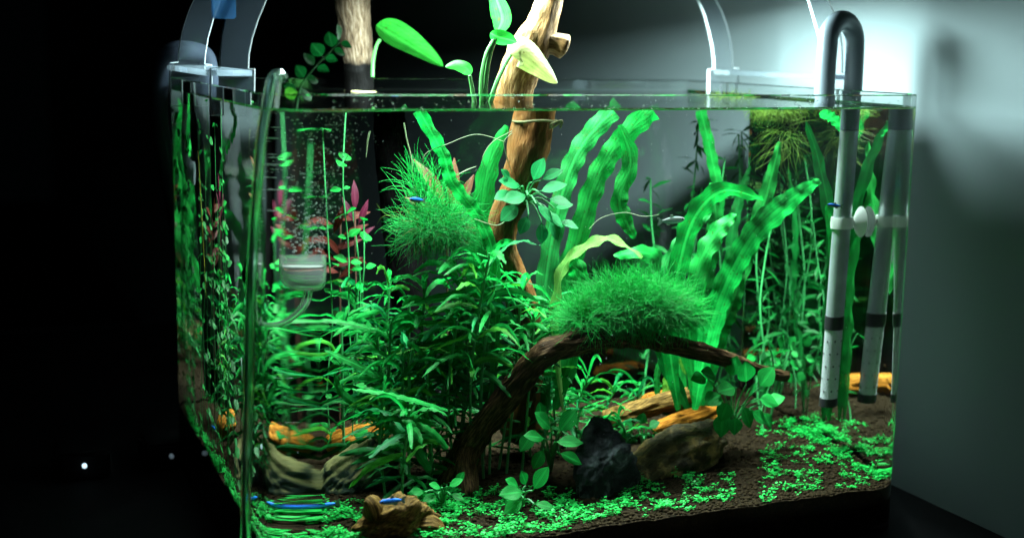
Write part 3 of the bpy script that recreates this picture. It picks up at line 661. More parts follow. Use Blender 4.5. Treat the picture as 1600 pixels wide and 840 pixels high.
# ================================================================== EMERSED PLANTS
def stemline(name, pts, r0, r1, mat, parent, n=16, seg=7):
    return tube(name, pts, [r0+(r1-r0)*i/(len(pts)-1) for i in range(len(pts))], mat, parent, seg, n)
# big leaf at trunk one
b = air(582, 120, yA-.016)
t = thing('arum_plant', 'single broad green leaf arching right from the left trunk above water', 'plant', b)
stemline('stalk', [b, air(583, 95, yA-.016), air(588, 72, yA-.018), air(594, 62, yA-.02)], .0016, .0013, STEM_E, t)
def bigleaf(name, pts, width, mat, parent, roll, fold=.25, tipk=.36, n=26):
    pr_ = lambda s: max(.03, (math.sin(math.pi/2*min(1, s/tipk))**.6 if s < tipk else math.cos(math.pi/2*((s-tipk)/(1-tipk)))**.8))
    return ribbon(name, pts, width, mat, parent, roll=roll, fold=fold, prof=pr_, n=n)
bigleaf('leaf', [air(588, 40, yA-.02), air(612, 56, yA-.024), air(650, 78, yA-.026), air(692, 104, yA-.026)], .030, LEAF_E, t, .75, .35)
# clump at trunk two
yE = .135
wb = V((air(757, 150, yE).x, yE, -FB-.002))
t = thing('arum_plant', 'emersed plant with several upright stalks and heart shaped leaves beside the tan trunk', 'plant', wb)
for pts in ([(741, 165), (738, 140), (734, 118)], [(752, 165), (753, 120), (760, 85), (772, 62)], [(758, 165), (760, 120), (766, 85), (775, 58), (776, 48)], [(764, 165), (776, 130), (790, 100), (802, 80)]):
    stemline('stalk', [air(x, y, yE) for x, y in pts], .0019, .0013, STEM_E, t)
bigleaf('leaf', [air(736, 116, yE), air(728, 106, yE), air(712, 102, yE-.002), air(696, 105, yE-.004)], .0105, LEAF_E, t, .5, .2, .35)
bigleaf('leaf', [air(777, 50, yE), air(785, 30, yE), air(778, 5, yE), air(765, -25, yE-.004)], .0165, LEAF_E, t, .4, .2, .4)
bigleaf('leaf', [air(766, 52, yE), air(778, 58, yE-.003), (air(795, 62, yE-.006)), air(808, 66, yE-.008)], .0115, LEAF_E, t, .3, .2, .4)
o = bigleaf('leaf', [air(797, 84, yE-.004), air(815, 76, yE-.006), air(842, 98, yE-.008), air(871, 130, yE-.008)], .028, LEAF_X, t, -.65, .3, .34); o['label'] = 'pale yellow green bleached leaf'
# rotala sprig in the air
sp = [V((air(462, 160, .045).x, .045, -FB-.002)), air(470, 135, .045), air(492, 105, .045), air(512, 84, .045), air(530, 66, .045)]
t = thing('creeping_sprig', 'thin sprig with small paired leaves sticking out of the water at the left', 'plant', sp[0])
tube('stem', sp, .0006, STEM, t, 6, 20)
pp = [V(q) for q in smooth_path(sp, 7)]
for i, q in enumerate(pp[1:]):
    tt = (pp[min(i+2, 6)]-pp[i]).normalized(); s_ = tt.cross(V((0, 1, 0))).normalized()
    for sgn in (-1, 1):
        leaf('round', LEAF_K, q, s_*sgn+tt*rnd(.1, .9)+V((0, rnd()*.7, 0)), V((rnd()*.5, -.7, .7)), rnd(.008, .0125), t)
fr_ = thing('floating_leaf', 'tiny bright green leaf scrap on the rim above the left front corner', 'leaf', air(447, 150, .03))
leaf('round', LEAF_Y, air(442, 150, .03), V((1, 0, .3)), V((0, -1, .5)), .010, fr_)
# ================================================================== RIBBON-LEAVED PLANTS
def rib(px, wd, mat, parent, dep=None, roll=.2, wave=.18, waves=4, phase=None, n=26, fold=.12, label=None, prof=None):
    P = [at(q[0], q[1], q[2] if len(q) > 2 else dep) for q in px]
    P = [V((min(p.x, W-TH-.006), p.y, min(p.z, -FB-.0025))) for p in P]
    o = ribbon('leaf', P, wd*.76, mat, parent, roll=roll, wave=wave*.62, waves=waves*1.7, phase=rnd(0, 6) if phase is None else phase, n=n+22, fold=fold*1.7, prof=prof)
    if label: o['label'] = label
    return o
even = lambda s: max(.05, min(1, s*4+.25)*min(1, (1-s)*3.2+.10)**.7)
cut = lambda s: min(1, s*3+.4)       # leaves that run on to the surface
t = thing('ribbon_plant', 'tall dark green ribbon leaves leaning right to the surface, just right of the tan trunk', 'plant', ground(850, 640), 'ribbon leaved plants')
rib([(840, 640), (850, 470), (872, 330), (905, 235), (958, 172)], .021, LEAF_D, t, .21, wave=.14, waves=5, prof=cut)
rib([(845, 640), (858, 520), (885, 420), (905, 350)], .019, LEAF_D, t, .22, prof=even)
rib([(852, 640), (870, 520), (905, 370), (935, 275), (975, 215), (1020, 172)], .023, LEAF, t, .18, wave=.16, waves=5, prof=cut, roll=.35)
rib([(968, 195), (985, 250), (968, 310), (978, 345), (992, 372)], .018, LEAF, t, .175, wave=.2, waves=3, prof=even, roll=-.3)
rib([(880, 640), (868, 500), (880, 420), (912, 388), (955, 374), (1003, 402)], .0135, LEAF_P, t, .155, wave=.25, waves=4, prof=even, roll=.9, label='pale curled leaf')
rib([(868, 640), (900, 520), (905, 430), (885, 400)], .020, LEAF, t, .165, wave=.2, prof=even)
t = thing('ribbon_plant', 'broad wavy ribbon leaves fanning out right of the moss tuft', 'plant', ground(1085, 660), 'ribbon leaved plants')
rib([(1060, 640, .19), (1045, 520, .16), (1060, 420, .15), (1085, 340, .14), (1130, 298, .135), (1192, 312, .13)], .024, LEAF, t, wave=.22, waves=5, prof=even, roll=.55)
rib([(1085, 640, .18), (1108, 520, .14), (1140, 430, .13), (1180, 362, .125), (1235, 312, .12), (1280, 282, .118)], .026, LEAF_B, t, wave=.2, waves=6, prof=even, roll=.3, label='longest bright leaf reaching right')
rib([(1075, 640, .2), (1035, 540, .19), (1040, 440, .19), (1065, 380, .19), (1110, 330, .19)], .020, LEAF_D, t, wave=.2, prof=even)
rib([(1080, 640, .21), (1090, 520, .21), (1105, 420, .21), (1118, 350, .2), (1112, 285, .2)], .021, LEAF, t, wave=.2, waves=5, prof=even, roll=.5)
rib([(1095, 640, .21), (1130, 500, .2), (1165, 400, .2), (1195, 310, .195), (1217, 222, .19)], .020, LEAF, t, wave=.2, waves=5, prof=even, roll=.2)
rib([(1070, 640, .22), (1050, 500, .23), (1040, 430, .23), (1010, 395, .22), (960, 400, .21)], .020, LEAF, t, wave=.2, prof=even, roll=.4)
rib([(1092, 640, .2), (1115, 540, .17), (1140, 480, .16), (1160, 420, .16)], .022, LEAF, t, wave=.2, prof=even)
rib([(1088, 640, .2), (1075, 520, .18), (1090, 420, .17), (1120, 360, .165), (1150, 335, .16)], .023, LEAF, t, wave=.22, prof=even, roll=-.3)
t = thing('ribbon_plant', 'narrow green ribbon leaf reaching the surface at the back right', 'plant', ground(1110, 640), 'ribbon leaved plants')
rib([(1095, 640), (1100, 480), (1122, 330), (1112, 250), (1094, 172)], .013, LEAF, t, .27, wave=.2, waves=6, prof=cut)
rib([(1100, 640), (1135, 470), (1145, 350), (1170, 260)], .014, LEAF_D, t, .30, wave=.2, waves=6, prof=even)
t = thing('ribbon_plant', 'thin twisting ribbon leaf running down from the surface left of the tan trunk', 'plant', ground(770, 650), 'ribbon leaved plants')
rib([(770, 640), (775, 430), (752, 345), (708, 285), (692, 238), (655, 172)], .0125, LEAF_B, t, .15, wave=.3, waves=6, prof=cut, roll=.3)
rib([(765, 640), (745, 420), (752, 340), (765, 260), (792, 196)], .021, LEAF, t, .175, wave=.06, prof=even, roll=.15)
rib([(772, 640), (760, 470), (770, 400), (745, 330)], .015, LEAF_D, t, .18, wave=.1, prof=even)
t = thing('ribbon_plant', 'upright yellow green blades standing under the arching branch at the right', 'plant', ground(1045, 640), 'ribbon leaved plants')
rib([(1042, 625), (1044, 590), (1052, 555)], .012, LEAF_Y, t, .215, wave=.05, prof=even); rib([(1028, 625), (1026, 590), (1030, 562)], .007, LEAF, t, .22, wave=.05, prof=even); rib([(1060, 622), (1066, 590), (1062, 560)], .008, LEAF_Y, t, .225, wave=.05, prof=even)
t = thing('ribbon_plant', 'green ribbon leaves growing against the right pane behind the intake pipe', 'plant', ground(1325, 660), 'ribbon leaved plants')
rib([(1316, 655), (1302, 540), (1306, 420), (1290, 320)], .015, LEAF, t, .14, roll=.3, prof=even)
rib([(1318, 655), (1322, 520), (1300, 380), (1280, 260), (1258, 190)], .015, LEAF_D, t, .15, roll=.6, prof=even)
rib([(1280, 176), (1300, 186), (1326, 214)], .012, LEAF_B, t, .115, roll=.4, prof=even)
# tall stems in the back right corner, mostly met as mirror images in the right pane
for i, (x, y, hh, m_) in enumerate(((.452, .30, .22, LEAF_D), (.470, .24, .17, LEAF_D), (.435, .335, .25, LEAF_D), (.474, .325, .24, LEAF_D), (.458, .20, .08, LEAF), (.40, .34, .20, LEAF_D), (.42, .29, .15, LEAF_D), (.487, .29, .21, LEAF_K), (.445, .345, .19, LEAF_K), (.485, .345, .24, LEAF_D), (.482, .265, .12, LEAF_D))):
    b = V((x, y, soilz(x, y))); t = thing('stem_plant', ('tall feathery stem plant in the back right corner', 'dark feathery stem plant against the right pane', 'dark feathery stem plant at the back pane beside the ribbon leaves', 'tall feathery stem plant tight in the back right corner', 'short feathery stem plant behind the intake pipe', 'dark feathery stem plant at the back pane left of the corner thicket', 'half height feathery stem plant in front of the corner thicket', 'very dark feathery stem plant pressed on the right pane near the back', 'very dark feathery stem plant pressed on the back pane in the right corner', 'tallest dark feathery stem plant deep in the right corner', 'low dark feathery stem plant at the right pane')[i], 'plant', b, 'stem plants at the back right')
    P = [b+V((.006*math.sin(k_*1.3+i), .006*math.cos(k_*1.1+i), hh*k_/5)) for k_ in range(6)]; tube('stem', P, .0008, STEM, t, 6, 20)
    Q = [V(q) for q in smooth_path(P, int(hh/.011))]
    for k_, q in enumerate(Q[2:]):
        for j in range(4):
            if R_.random() < .3: continue
            a = j*math.pi/2+k_*.8+rnd(); leaf('lance', m_, q, V((math.cos(a), math.sin(a), rnd(-1, .8))), V((rnd(), rnd(), 1)), rnd(.009, .022), t, sx=.8)
# ================================================================== STRAP-LEAVED STEMS OF THE MIDDLE
def strap_plant(label, topp, d, gx, n, L, wd, mats, spread=1, low=.25, up=.35, seed=0):
    rg = random.Random(seed); tp = at(topp[0], topp[1], d); b = V((tp.x+gx, d+.008, soilz(0, d))); b.z = soilz(b.x, b.y)
    t = thing('strap_plant', label, 'plant', b, 'strap leaved plants of the middle')
    mid = (b+tp)/2+V((rg.uniform(-.008, .008), rg.uniform(-.006, .006), 0)); P = [V(q) for q in smooth_path([b, mid, tp], 14)]
    tube('stem', P, .0011, STEM, t, 6)
    n = int(n*2.0)
    for i in range(n):
        s = low+(1-low)*(i+.6)/n; k_ = min(12, int(s*13)); q = P[k_].lerp(P[k_+1], s*13-k_ if s*13-k_ < 1 else 1); a = i*2.4+rg.uniform(-.4, .4)
        o = V((math.cos(a)-.38, math.sin(a)*.8, 0)); o = o.normalized() if o.length > .1 else V((-1, 0, 0)); l_ = L*rg.uniform(.5, 1.3)*(1.0 if s < .85 else .8); e = up*rg.uniform(-.9, 2.9)+(.5 if s > .85 else 0)
        dr = rg.uniform(.15, .7)
        pts = [q, q+o*l_*.32+V((0, 0, l_*.30*e)), q+o*l_*.66*spread+V((0, 0, l_*(.42*e-.10*dr))), q+o*l_*spread+V((0, 0, l_*(.42*e-.42*dr)))]
        # keep it inside the glass
        pts = [V((min(max(u.x, TH+.004), W-TH-.004), min(max(u.y, TH+.004), D-TH-.004), min(max(u.z, soilz(u.x, u.y)+.002), -FB-.004))) for u in pts]
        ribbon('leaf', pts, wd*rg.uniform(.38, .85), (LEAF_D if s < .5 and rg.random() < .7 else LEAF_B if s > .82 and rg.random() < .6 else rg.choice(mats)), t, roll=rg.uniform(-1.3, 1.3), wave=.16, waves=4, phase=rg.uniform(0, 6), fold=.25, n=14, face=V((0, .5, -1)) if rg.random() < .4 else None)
    return t
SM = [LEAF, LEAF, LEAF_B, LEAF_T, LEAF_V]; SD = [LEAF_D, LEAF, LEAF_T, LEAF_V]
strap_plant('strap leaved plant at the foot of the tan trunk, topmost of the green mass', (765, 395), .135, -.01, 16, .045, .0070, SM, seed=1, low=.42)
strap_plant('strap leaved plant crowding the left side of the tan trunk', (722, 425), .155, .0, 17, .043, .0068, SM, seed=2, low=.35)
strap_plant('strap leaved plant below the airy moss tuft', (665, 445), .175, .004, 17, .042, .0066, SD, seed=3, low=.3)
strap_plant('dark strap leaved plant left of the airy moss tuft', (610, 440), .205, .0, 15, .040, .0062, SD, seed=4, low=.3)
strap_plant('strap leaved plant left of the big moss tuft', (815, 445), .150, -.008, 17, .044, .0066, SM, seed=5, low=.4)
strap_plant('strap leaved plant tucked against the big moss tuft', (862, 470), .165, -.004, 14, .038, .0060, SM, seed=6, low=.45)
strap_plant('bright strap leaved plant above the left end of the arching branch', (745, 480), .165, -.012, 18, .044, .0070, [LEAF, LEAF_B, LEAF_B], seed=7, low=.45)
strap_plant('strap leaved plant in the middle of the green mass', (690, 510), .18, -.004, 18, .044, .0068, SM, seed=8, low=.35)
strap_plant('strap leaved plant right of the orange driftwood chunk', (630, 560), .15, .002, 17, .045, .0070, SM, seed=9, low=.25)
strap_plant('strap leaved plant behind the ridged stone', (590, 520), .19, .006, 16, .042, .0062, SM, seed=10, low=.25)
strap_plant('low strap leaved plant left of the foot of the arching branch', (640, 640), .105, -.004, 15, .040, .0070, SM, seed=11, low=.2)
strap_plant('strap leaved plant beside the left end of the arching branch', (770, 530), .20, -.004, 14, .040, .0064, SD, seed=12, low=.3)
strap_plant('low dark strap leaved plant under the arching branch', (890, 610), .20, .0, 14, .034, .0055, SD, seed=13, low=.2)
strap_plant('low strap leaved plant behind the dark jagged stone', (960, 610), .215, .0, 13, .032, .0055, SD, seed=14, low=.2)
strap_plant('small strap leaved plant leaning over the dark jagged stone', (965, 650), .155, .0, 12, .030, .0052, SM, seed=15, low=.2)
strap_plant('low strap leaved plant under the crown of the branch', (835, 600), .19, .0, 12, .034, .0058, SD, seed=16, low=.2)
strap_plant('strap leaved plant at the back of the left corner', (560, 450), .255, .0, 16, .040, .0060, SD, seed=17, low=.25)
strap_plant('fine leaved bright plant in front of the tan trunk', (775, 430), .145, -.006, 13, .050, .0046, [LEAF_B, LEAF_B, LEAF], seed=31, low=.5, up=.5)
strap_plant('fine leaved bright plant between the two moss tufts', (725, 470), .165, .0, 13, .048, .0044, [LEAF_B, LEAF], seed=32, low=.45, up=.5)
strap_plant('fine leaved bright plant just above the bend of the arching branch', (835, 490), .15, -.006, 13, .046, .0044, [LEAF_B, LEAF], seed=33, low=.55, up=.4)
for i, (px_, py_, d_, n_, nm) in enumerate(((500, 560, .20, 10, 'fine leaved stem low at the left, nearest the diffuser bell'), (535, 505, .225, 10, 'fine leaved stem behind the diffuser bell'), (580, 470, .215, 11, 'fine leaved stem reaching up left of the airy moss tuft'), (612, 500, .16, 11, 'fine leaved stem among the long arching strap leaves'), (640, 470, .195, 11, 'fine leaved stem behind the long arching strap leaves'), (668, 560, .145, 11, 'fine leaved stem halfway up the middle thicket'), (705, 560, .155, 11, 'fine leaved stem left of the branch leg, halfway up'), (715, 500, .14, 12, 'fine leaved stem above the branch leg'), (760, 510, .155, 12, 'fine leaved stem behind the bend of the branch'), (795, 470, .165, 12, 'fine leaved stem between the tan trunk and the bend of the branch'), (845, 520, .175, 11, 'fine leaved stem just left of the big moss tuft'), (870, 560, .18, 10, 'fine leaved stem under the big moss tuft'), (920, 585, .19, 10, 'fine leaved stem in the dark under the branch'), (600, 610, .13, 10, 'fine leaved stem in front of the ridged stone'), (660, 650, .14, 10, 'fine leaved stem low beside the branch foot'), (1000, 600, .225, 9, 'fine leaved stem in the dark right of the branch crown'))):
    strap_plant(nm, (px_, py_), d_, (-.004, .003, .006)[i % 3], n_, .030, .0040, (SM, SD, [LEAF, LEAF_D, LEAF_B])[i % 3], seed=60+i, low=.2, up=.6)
# the clear single leaves at the left
t = thing('strap_plant', 'long arching strap leaves reaching left over the ridged stone', 'plant', V((at(640, 640, .15).x, .15, soilz(0, .15))), 'strap leaved plants of the middle')
b = at(640, 660, .15); tube('stem', [V((b.x, .15, soilz(0, .15))), at(640, 600, .15), at(648, 530, .15)], .0012, STEM, t, 6, 14)
rib([(640, 520), (600, 518), (555, 506), (510, 500), (478, 508)], .0075, LEAF_B, t, .17, wave=.12, waves=5, roll=.8)
rib([(630, 610), (602, 592), (565, 572), (530, 556), (508, 546)], .0095, LEAF_B, t, .165, wave=.1, roll=.7)
rib([(600, 670), (572, 640), (535, 612), (524, 582)], .0085, LEAF, t, .16, wave=.1, roll=.3)
rib([(590, 650), (560, 636), (532, 626), (505, 632)], .0055, LEAF, t, .17, wave=.1, roll=.9)
rib([(700, 640), (640, 622), (590, 612), (550, 607)], .0078, LEAF_B, t, .11, wave=.12, waves=5, roll=.9)
rib([(690, 665), (655, 655), (632, 640), (612, 648)], .0085, LEAF, t, .11, wave=.1, roll=.6)
rib([(672, 735), (650, 700), (620, 672), (600, 660)], .011, LEAF_D, t, .12, wave=.1, roll=.3)
rib([(700, 700), (678, 676), (650, 662), (628, 656)], .0085, LEAF, t, .10, wave=.1, roll=.5)
# ================================================================== ROUND-LEAVED PLANTS
def round_plant(label, base, stems, mat, group, name='round_leaf_plant', kind='oval', drop=None):
    t = thing(name, label, 'plant', base, group)
    for (tipc, size, ang, tilt) in stems:
        tip = tipc; d = (tip-base)
        mid = base+d*.5+V((0, 0, .006)); 
        tube('stem', [base, mid, tip], [.0010, .0008, .0006], STEM, t, 6, 8)
        dirv = V((math.cos(ang), -.25, math.sin(ang))); nrm = V((tilt*math.cos(ang+1.57), -.8, 1.1+tilt*math.sin(ang+1.57)))
        leaf(kind, mat, tip, dirv, nrm, size, t)
    return t
def rp(px0, dep, lst):   # px lists -> stems; ang measured in the picture plane, up = 90
    return [(at(x, y, dep+dd), s, math.radians(a), t_) for x, y, dd, s, a, t_ in lst]
GR = 'round leaved plants on the floor'
round_plant('round leaved plant left of the dark jagged stone', ground(868, 742)+V((0, .012, 0)), rp(0, .085, [(862, 672, 0, .022, 130, .2), (872, 676, -.004, .022, 55, -.2), (866, 690, -.008, .022, 0, .3), (852, 685, 0, .019, 160, .1), (836, 672, .01, .019, 225, .1), (872, 706, -.006, .021, -25, .2), (850, 700, .006, .017, 235, .3), (880, 668, .012, .016, 75, .1), (846, 656, .014, .015, 100, .1)]), LEAF_B, GR)
round_plant('round leaved plant low at the front centre', ground(815, 800)+V((0, .006, 0)), rp(0, .058, [(832, 766, 0, .021, 62, .2), (820, 768, -.004, .021, 172, .3), (818, 778, -.006, .018, 205, .2), (834, 786, -.006, .016, -12, .4), (812, 762, .006, .015, 140, .2), (822, 758, .01, .013, 110, .2)]), LEAF_B, GR)
round_plant('big round leaved plant by the end of the arching branch', at(1150, 665, .15)+V((0, .01, -.004)), rp(0, .128, [(1120, 592, 0, .019, 150, .1), (1140, 590, .004, .019, 80, .1), (1165, 600, -.004, .020, 100, .2), (1185, 606, -.006, .021, 60, .1), (1182, 622, -.008, .020, -15, .2), (1150, 605, -.01, .019, 180, .2), (1128, 614, -.01, .019, 200, .1), (1138, 625, -.012, .018, 240, .2), (1160, 632, -.01, .020, -70, .2), (1172, 640, -.012, .018, -40, .2), (1128, 640, -.006, .022, 265, .2), (1196, 630, .0, .017, 20, .2), (1148, 648, -.008, .016, -95, .1), (1105, 590, .006, .017, 175, .1), (1190, 642, -.004, .017, -60, .3)]), LEAF_B, GR, kind='round')
round_plant('small round leaved plant at the back right corner', V((at(1190, 600, .28).x, .28, soilz(0, .28))), rp(0, .275, [(1185, 545, 0, .012, 130, .1), (1192, 540, 0, .012, 60, .1), (1196, 552, -.004, .012, 10, .1), (1180, 556, 0, .011, 190, .1), (1190, 562, -.004, .012, -40, .1), (1176, 570, 0, .011, 220, .1), (1200, 568, -.006, .011, -10, .1)]), LEAF_B, GR, kind='round')
round_plant('small round leaved plant right of the brown log', V((at(1160, 600, .26).x+.02, .24, soilz(0, .24))), rp(0, .235, [(1222, 545, 0, .013, 120, .1), (1232, 548, 0, .013, 40, .1), (1218, 560, 0, .012, 200, .1), (1230, 564, -.004, .013, -20, .1), (1214, 575, 0, .012, 230, .1), (1226, 580, -.004, .012, -60, .1)]), LEAF_B, GR, kind='round')
round_plant('small round leaved plant left of the short orange wedge', ground(1005, 700), rp(0, .16, [(990, 668, 0, .011, 140, .1), (1000, 664, 0, .011, 80, .1), (1012, 668, 0, .011, 30, .1), (1016, 678, -.003, .010, -20, .1), (996, 680, -.003, .011, 200, .1), (1006, 686, -.004, .010, -80, .1)]), LEAF_D, GR, kind='round')
round_plant('small sprouting plant between the brown lump and the arching branch', ground(692, 790), rp(0, .075, [(690, 762, 0, .011, 150, .1), (700, 760, 0, .012, 30, .1), (684, 772, -.003, .012, 190, .1), (704, 772, -.003, .011, -20, .1), (664, 768, 0, .012, 165, .3), (712, 756, .004, .011, 60, .1)]), LEAF_B, GR)
# leafy clump on the tan trunk
b = at(820, 318, yB-.012)
A = rp(0, yB-.02, [(832, 285, 0, .020, 70, .2), (845, 282, .004, .019, 30, .2), (815, 292, 0, .020, 160, .2), (805, 300, -.004, .018, 190, .1), (825, 305, -.01, .021, 185, .3), (842, 300, -.01, .022, 20, .3), (855, 310, -.006, .020, -10, .2), (838, 318, -.012, .019, -45, .2), (812, 318, -.012, .020, 215, .3), (850, 330, -.006, .019, -35, .2), (860, 340, 0, .018, -70, .1), (826, 335, -.008, .016, 240, .2), (872, 345, 0, .017, -15, .3), (846, 345, -.004, .017, -90, .1), (866, 325, .004, .015, 15, .2), (800, 285, .002, .014, 130, .2)])
round_plant('dark leafy clump of oval leaves fixed on the tan trunk under water', b, A, LEAF_T, None, name='epiphyte_plant')
# ================================================================== LEFT SIDE: SMALL-LEAVED STEMS
def rotala(label, foot, topv, size, mat, group, step=.013, top_mats=None, wob=.005, seed=0, kind='round', start=.05, cross=True):
    rg = random.Random(seed); t = thing('small_leaf_stem', label, 'plant', foot, group)
    n = 6; P = [foot.lerp(topv, i/(n-1))+V((rg.uniform(-1, 1), rg.uniform(-1, 1), 0))*wob*(0 < i < n-1) for i in range(n)]
    P = [V((max(q.x, TH+.003), max(q.y, TH+.003), q.z)) for q in P]
    step *= 1.35; L = (topv-foot).length; k_ = max(4, int(L/step)); Q = [V(q) for q in smooth_path(P, k_)]; tube('stem', Q, .0006, STEM, t, 5)
    for i, q in enumerate(Q):
        if i/k_ < start or rg.random() < .18: continue
        a = rg.uniform(0, 6.28)
        for sgn in (0, math.pi):
            if rg.random() < .16: continue
            dv = V((math.cos(a+sgn), math.sin(a+sgn), rg.uniform(-.5, .8))); leaf(kind, (top_mats if (top_mats and i > k_*.7) else mat), q, dv, V((rg.uniform(-.6, .6), -.5, 1)), size*rg.uniform(.5, 1.25), t)
    return t
RG = 'small leaved stems at the left'
def rot_px(label, px, dep, topy, size, mat, **k): 
    g = V((at(px[0], px[1], dep).x, dep, soilz(0, dep))); tp = at(px[0]+k.pop('lean', 0), topy, dep); return rotala(label, g, tp, size, mat, RG, **k)
rot_px('small leaved stem rising to the surface right of the gas bubbles', (548, 480), .25, 176, .0115, LEAF, seed=1, lean=-6, step=.0125)
rot_px('small leaved stem right behind the diffuser bell', (520, 500), .255, 200, .0105, LEAF, seed=2, lean=-14, step=.016)
rot_px('small leaved stem with green leaves low beside the red bush', (590, 480), .26, 345, .011, LEAF, seed=3, lean=-20, step=.012, start=.4)
rot_px('reddish small leaved stem left of the airy moss tuft', (565, 480), .28, 330, .013, LEAF_R, seed=4, lean=-12, step=.012, kind='lance')
LS = [(.012, .300, -.02, LEAF), (.014, .255, -.03, LEAF_B), (.022, .215, -.015, LEAF), (.016, .165, -.10, LEAF), (.030, .315, -.05, LEAF_D), (.040, .275, -.08, LEAF), (.012, .12, -.16, LEAF), (.028, .15, -.13, LEAF_D), (.050, .325, -.10, LEAF_D), (.018, .33, -.11, LEAF), (.035, .19, -.14, LEAF), (.013, .205, -.13, LEAF), (.024, .27, -.15, LEAF), (.045, .23, -.17, LEAF_D), (.012, .085, -.20, LEAF), (.030, .10, -.21, LEAF)]
names = ['back left corner against the left pane', 'left pane reaching the surface', 'left pane, its tip bent under the surface', 'middle of the left pane', 'back pane in the left corner', 'left corner behind the pale outlet', 'left pane close to the rounded corner', 'left side under the yellow stick', 'back pane right of the outlet', 'left pane below the black suction cup', 'left side, behind the clear hose', 'left pane beside the yellow stick', 'left corner halfway up', 'left side, low, behind the ridged stone', 'rounded front corner, lowest of the left stems', 'left side, low, near the diffuser tube']
LS += [(.009, .31, -.06, LEAF_D), (.010, .28, -.04, LEAF_D), (.012, .235, -.07, LEAF_D), (.011, .185, -.09, LEAF), (.020, .34, -.03, LEAF_D), (.016, .225, -.12, LEAF), (.010, .15, -.14, LEAF), (.020, .29, -.12, LEAF)]
names += ['left pane, hard in the back corner', 'left pane next to the pale outlet', 'left pane, straight under the acrylic leg', 'left pane, left of the yellow stick', 'back pane, straight behind the pale outlet', 'left side, halfway up, behind the yellow stick', 'left pane, right of the yellow stick tip', 'left corner, second row, halfway up']
for i, ((x, y, zt_, m_), nm) in enumerate(zip(LS, names)):
    rotala('small leaved stem at the '+nm, V((x, y, soilz(x, y))), V((x+rnd()*.012+.008, y+rnd()*.015, zt_)), .0115, m_, RG, seed=20+i, step=.0105, wob=.006, kind='oval' if i % 2 else 'round', top_mats=LEAF_B if i < 3 else None)
c = atl(366, 185, .02); t = thing('floating_sprig', 'bright leafy sprig trailing at the surface behind the left acrylic leg', 'plant', c)
sp = [atl(362, 158, .02), atl(368, 185, .018), atl(358, 215, .02), atl(346, 250, .02), atl(344, 290, .022)]
tube('stem', sp, .0007, STEM, t, 6, 16)
for i, q in enumerate([V(q) for q in smooth_path(sp, 13)]):
    for sgn in (-1, 1): leaf('oval', LEAF_B, q, V((sgn*.5, sgn*.8+rnd()*.3, -.5+rnd()*.4)), V((-.8, -.5, .6)), .014-.0004*i, t)
# red and bronze plants
def red_plant(label, g, leaves, mat):
    t = thing('red_stem_plant', label, 'plant', g, 'red plants'); 
    tube('stem', [g, (g+leaves[0][0])/2, leaves[0][0]], .0009, mat_plain('red_stem', (.05, .02, .012), .5), t, 6, 10)
    for (q, d, s) in leaves: leaf('lance', mat, q, d, V((.1, -.8, .5)), s, t)
    return t
g = V((at(560, 400, .27).x, .27, soilz(0, .27)))
red_plant('magenta leaved stem left of the left trunk', g, [(at(556, 330, .27), V((.05, 0, 1)), .024), (at(553, 345, .27), V((-.3, 0, .9)), .020), (at(562, 350, .27), V((.3, -.2, .8)), .020), (at(560, 372, .27), V((.5, -.2, .4)), .016)], LEAF_M)
g = V((at(700, 420, .2).x, .2, soilz(0, .2)))
red_plant('bronze pointed leaves rising behind the airy moss tuft', g, [(at(700, 325, .2), V((-.55, 0, 1)), .044), (at(704, 330, .2), V((.15, 0, 1)), .040), (at(708, 335, .2), V((.5, -.1, .9)), .034), (at(698, 345, .2), V((-.8, 0, .6)), .036)], LEAF_O)
g = V((at(530, 420, .29).x, .29, soilz(0, .29)))
red_plant('dark red bushy stem behind the gas bubbles', g, [(at(528+6*math.cos(i*2), 345+9*i, .29), V((math.cos(i*2.4), -.3, .4)), .024) for i in range(11)], LEAF_R)
# hanging roots
def root(label, pts, dep, r=.00035, mat=ROOT):
    P = [at(x, y, dep) for x, y in pts]; return tag(tube('hanging_root', P, [r]*(len(P)-1)+[r*.4], mat, None, 5, 24), label, 'root', 'pale roots in the water')
root('pale hanging root above the airy moss tuft', [(632, 192), (637, 220), (644, 250), (646, 285)], .17, .0005)
root('short white root sliver left of the airy moss tuft', [(579, 205), (575, 222), (573, 246)], .16, .0006)
root('pale root curling left of the leafy clump on the trunk', [(800, 205), (770, 222), (755, 245), (758, 262)], .14)
root('pale root crossing the broad leaf beside the tan trunk', [(800, 208), (788, 222), (792, 245), (800, 268)], .138)
root('fine brown root looping left of the tan trunk', [(790, 222), (745, 210), (700, 225), (666, 240), (665, 262), (690, 290)], .15, .0003)
root('white root pointing left to the thin ribbon leaf', [(718, 272), (732, 265), (745, 260)], .145, .0006)
root('pale root below the leafy clump on the trunk', [(742, 342), (775, 352), (792, 342), (792, 330)], .14, .0004)
root('fine pale runner drifting above the big moss tuft', [(920, 358), (940, 340), (975, 332), (1005, 338), (1030, 335)], .11, .0003)
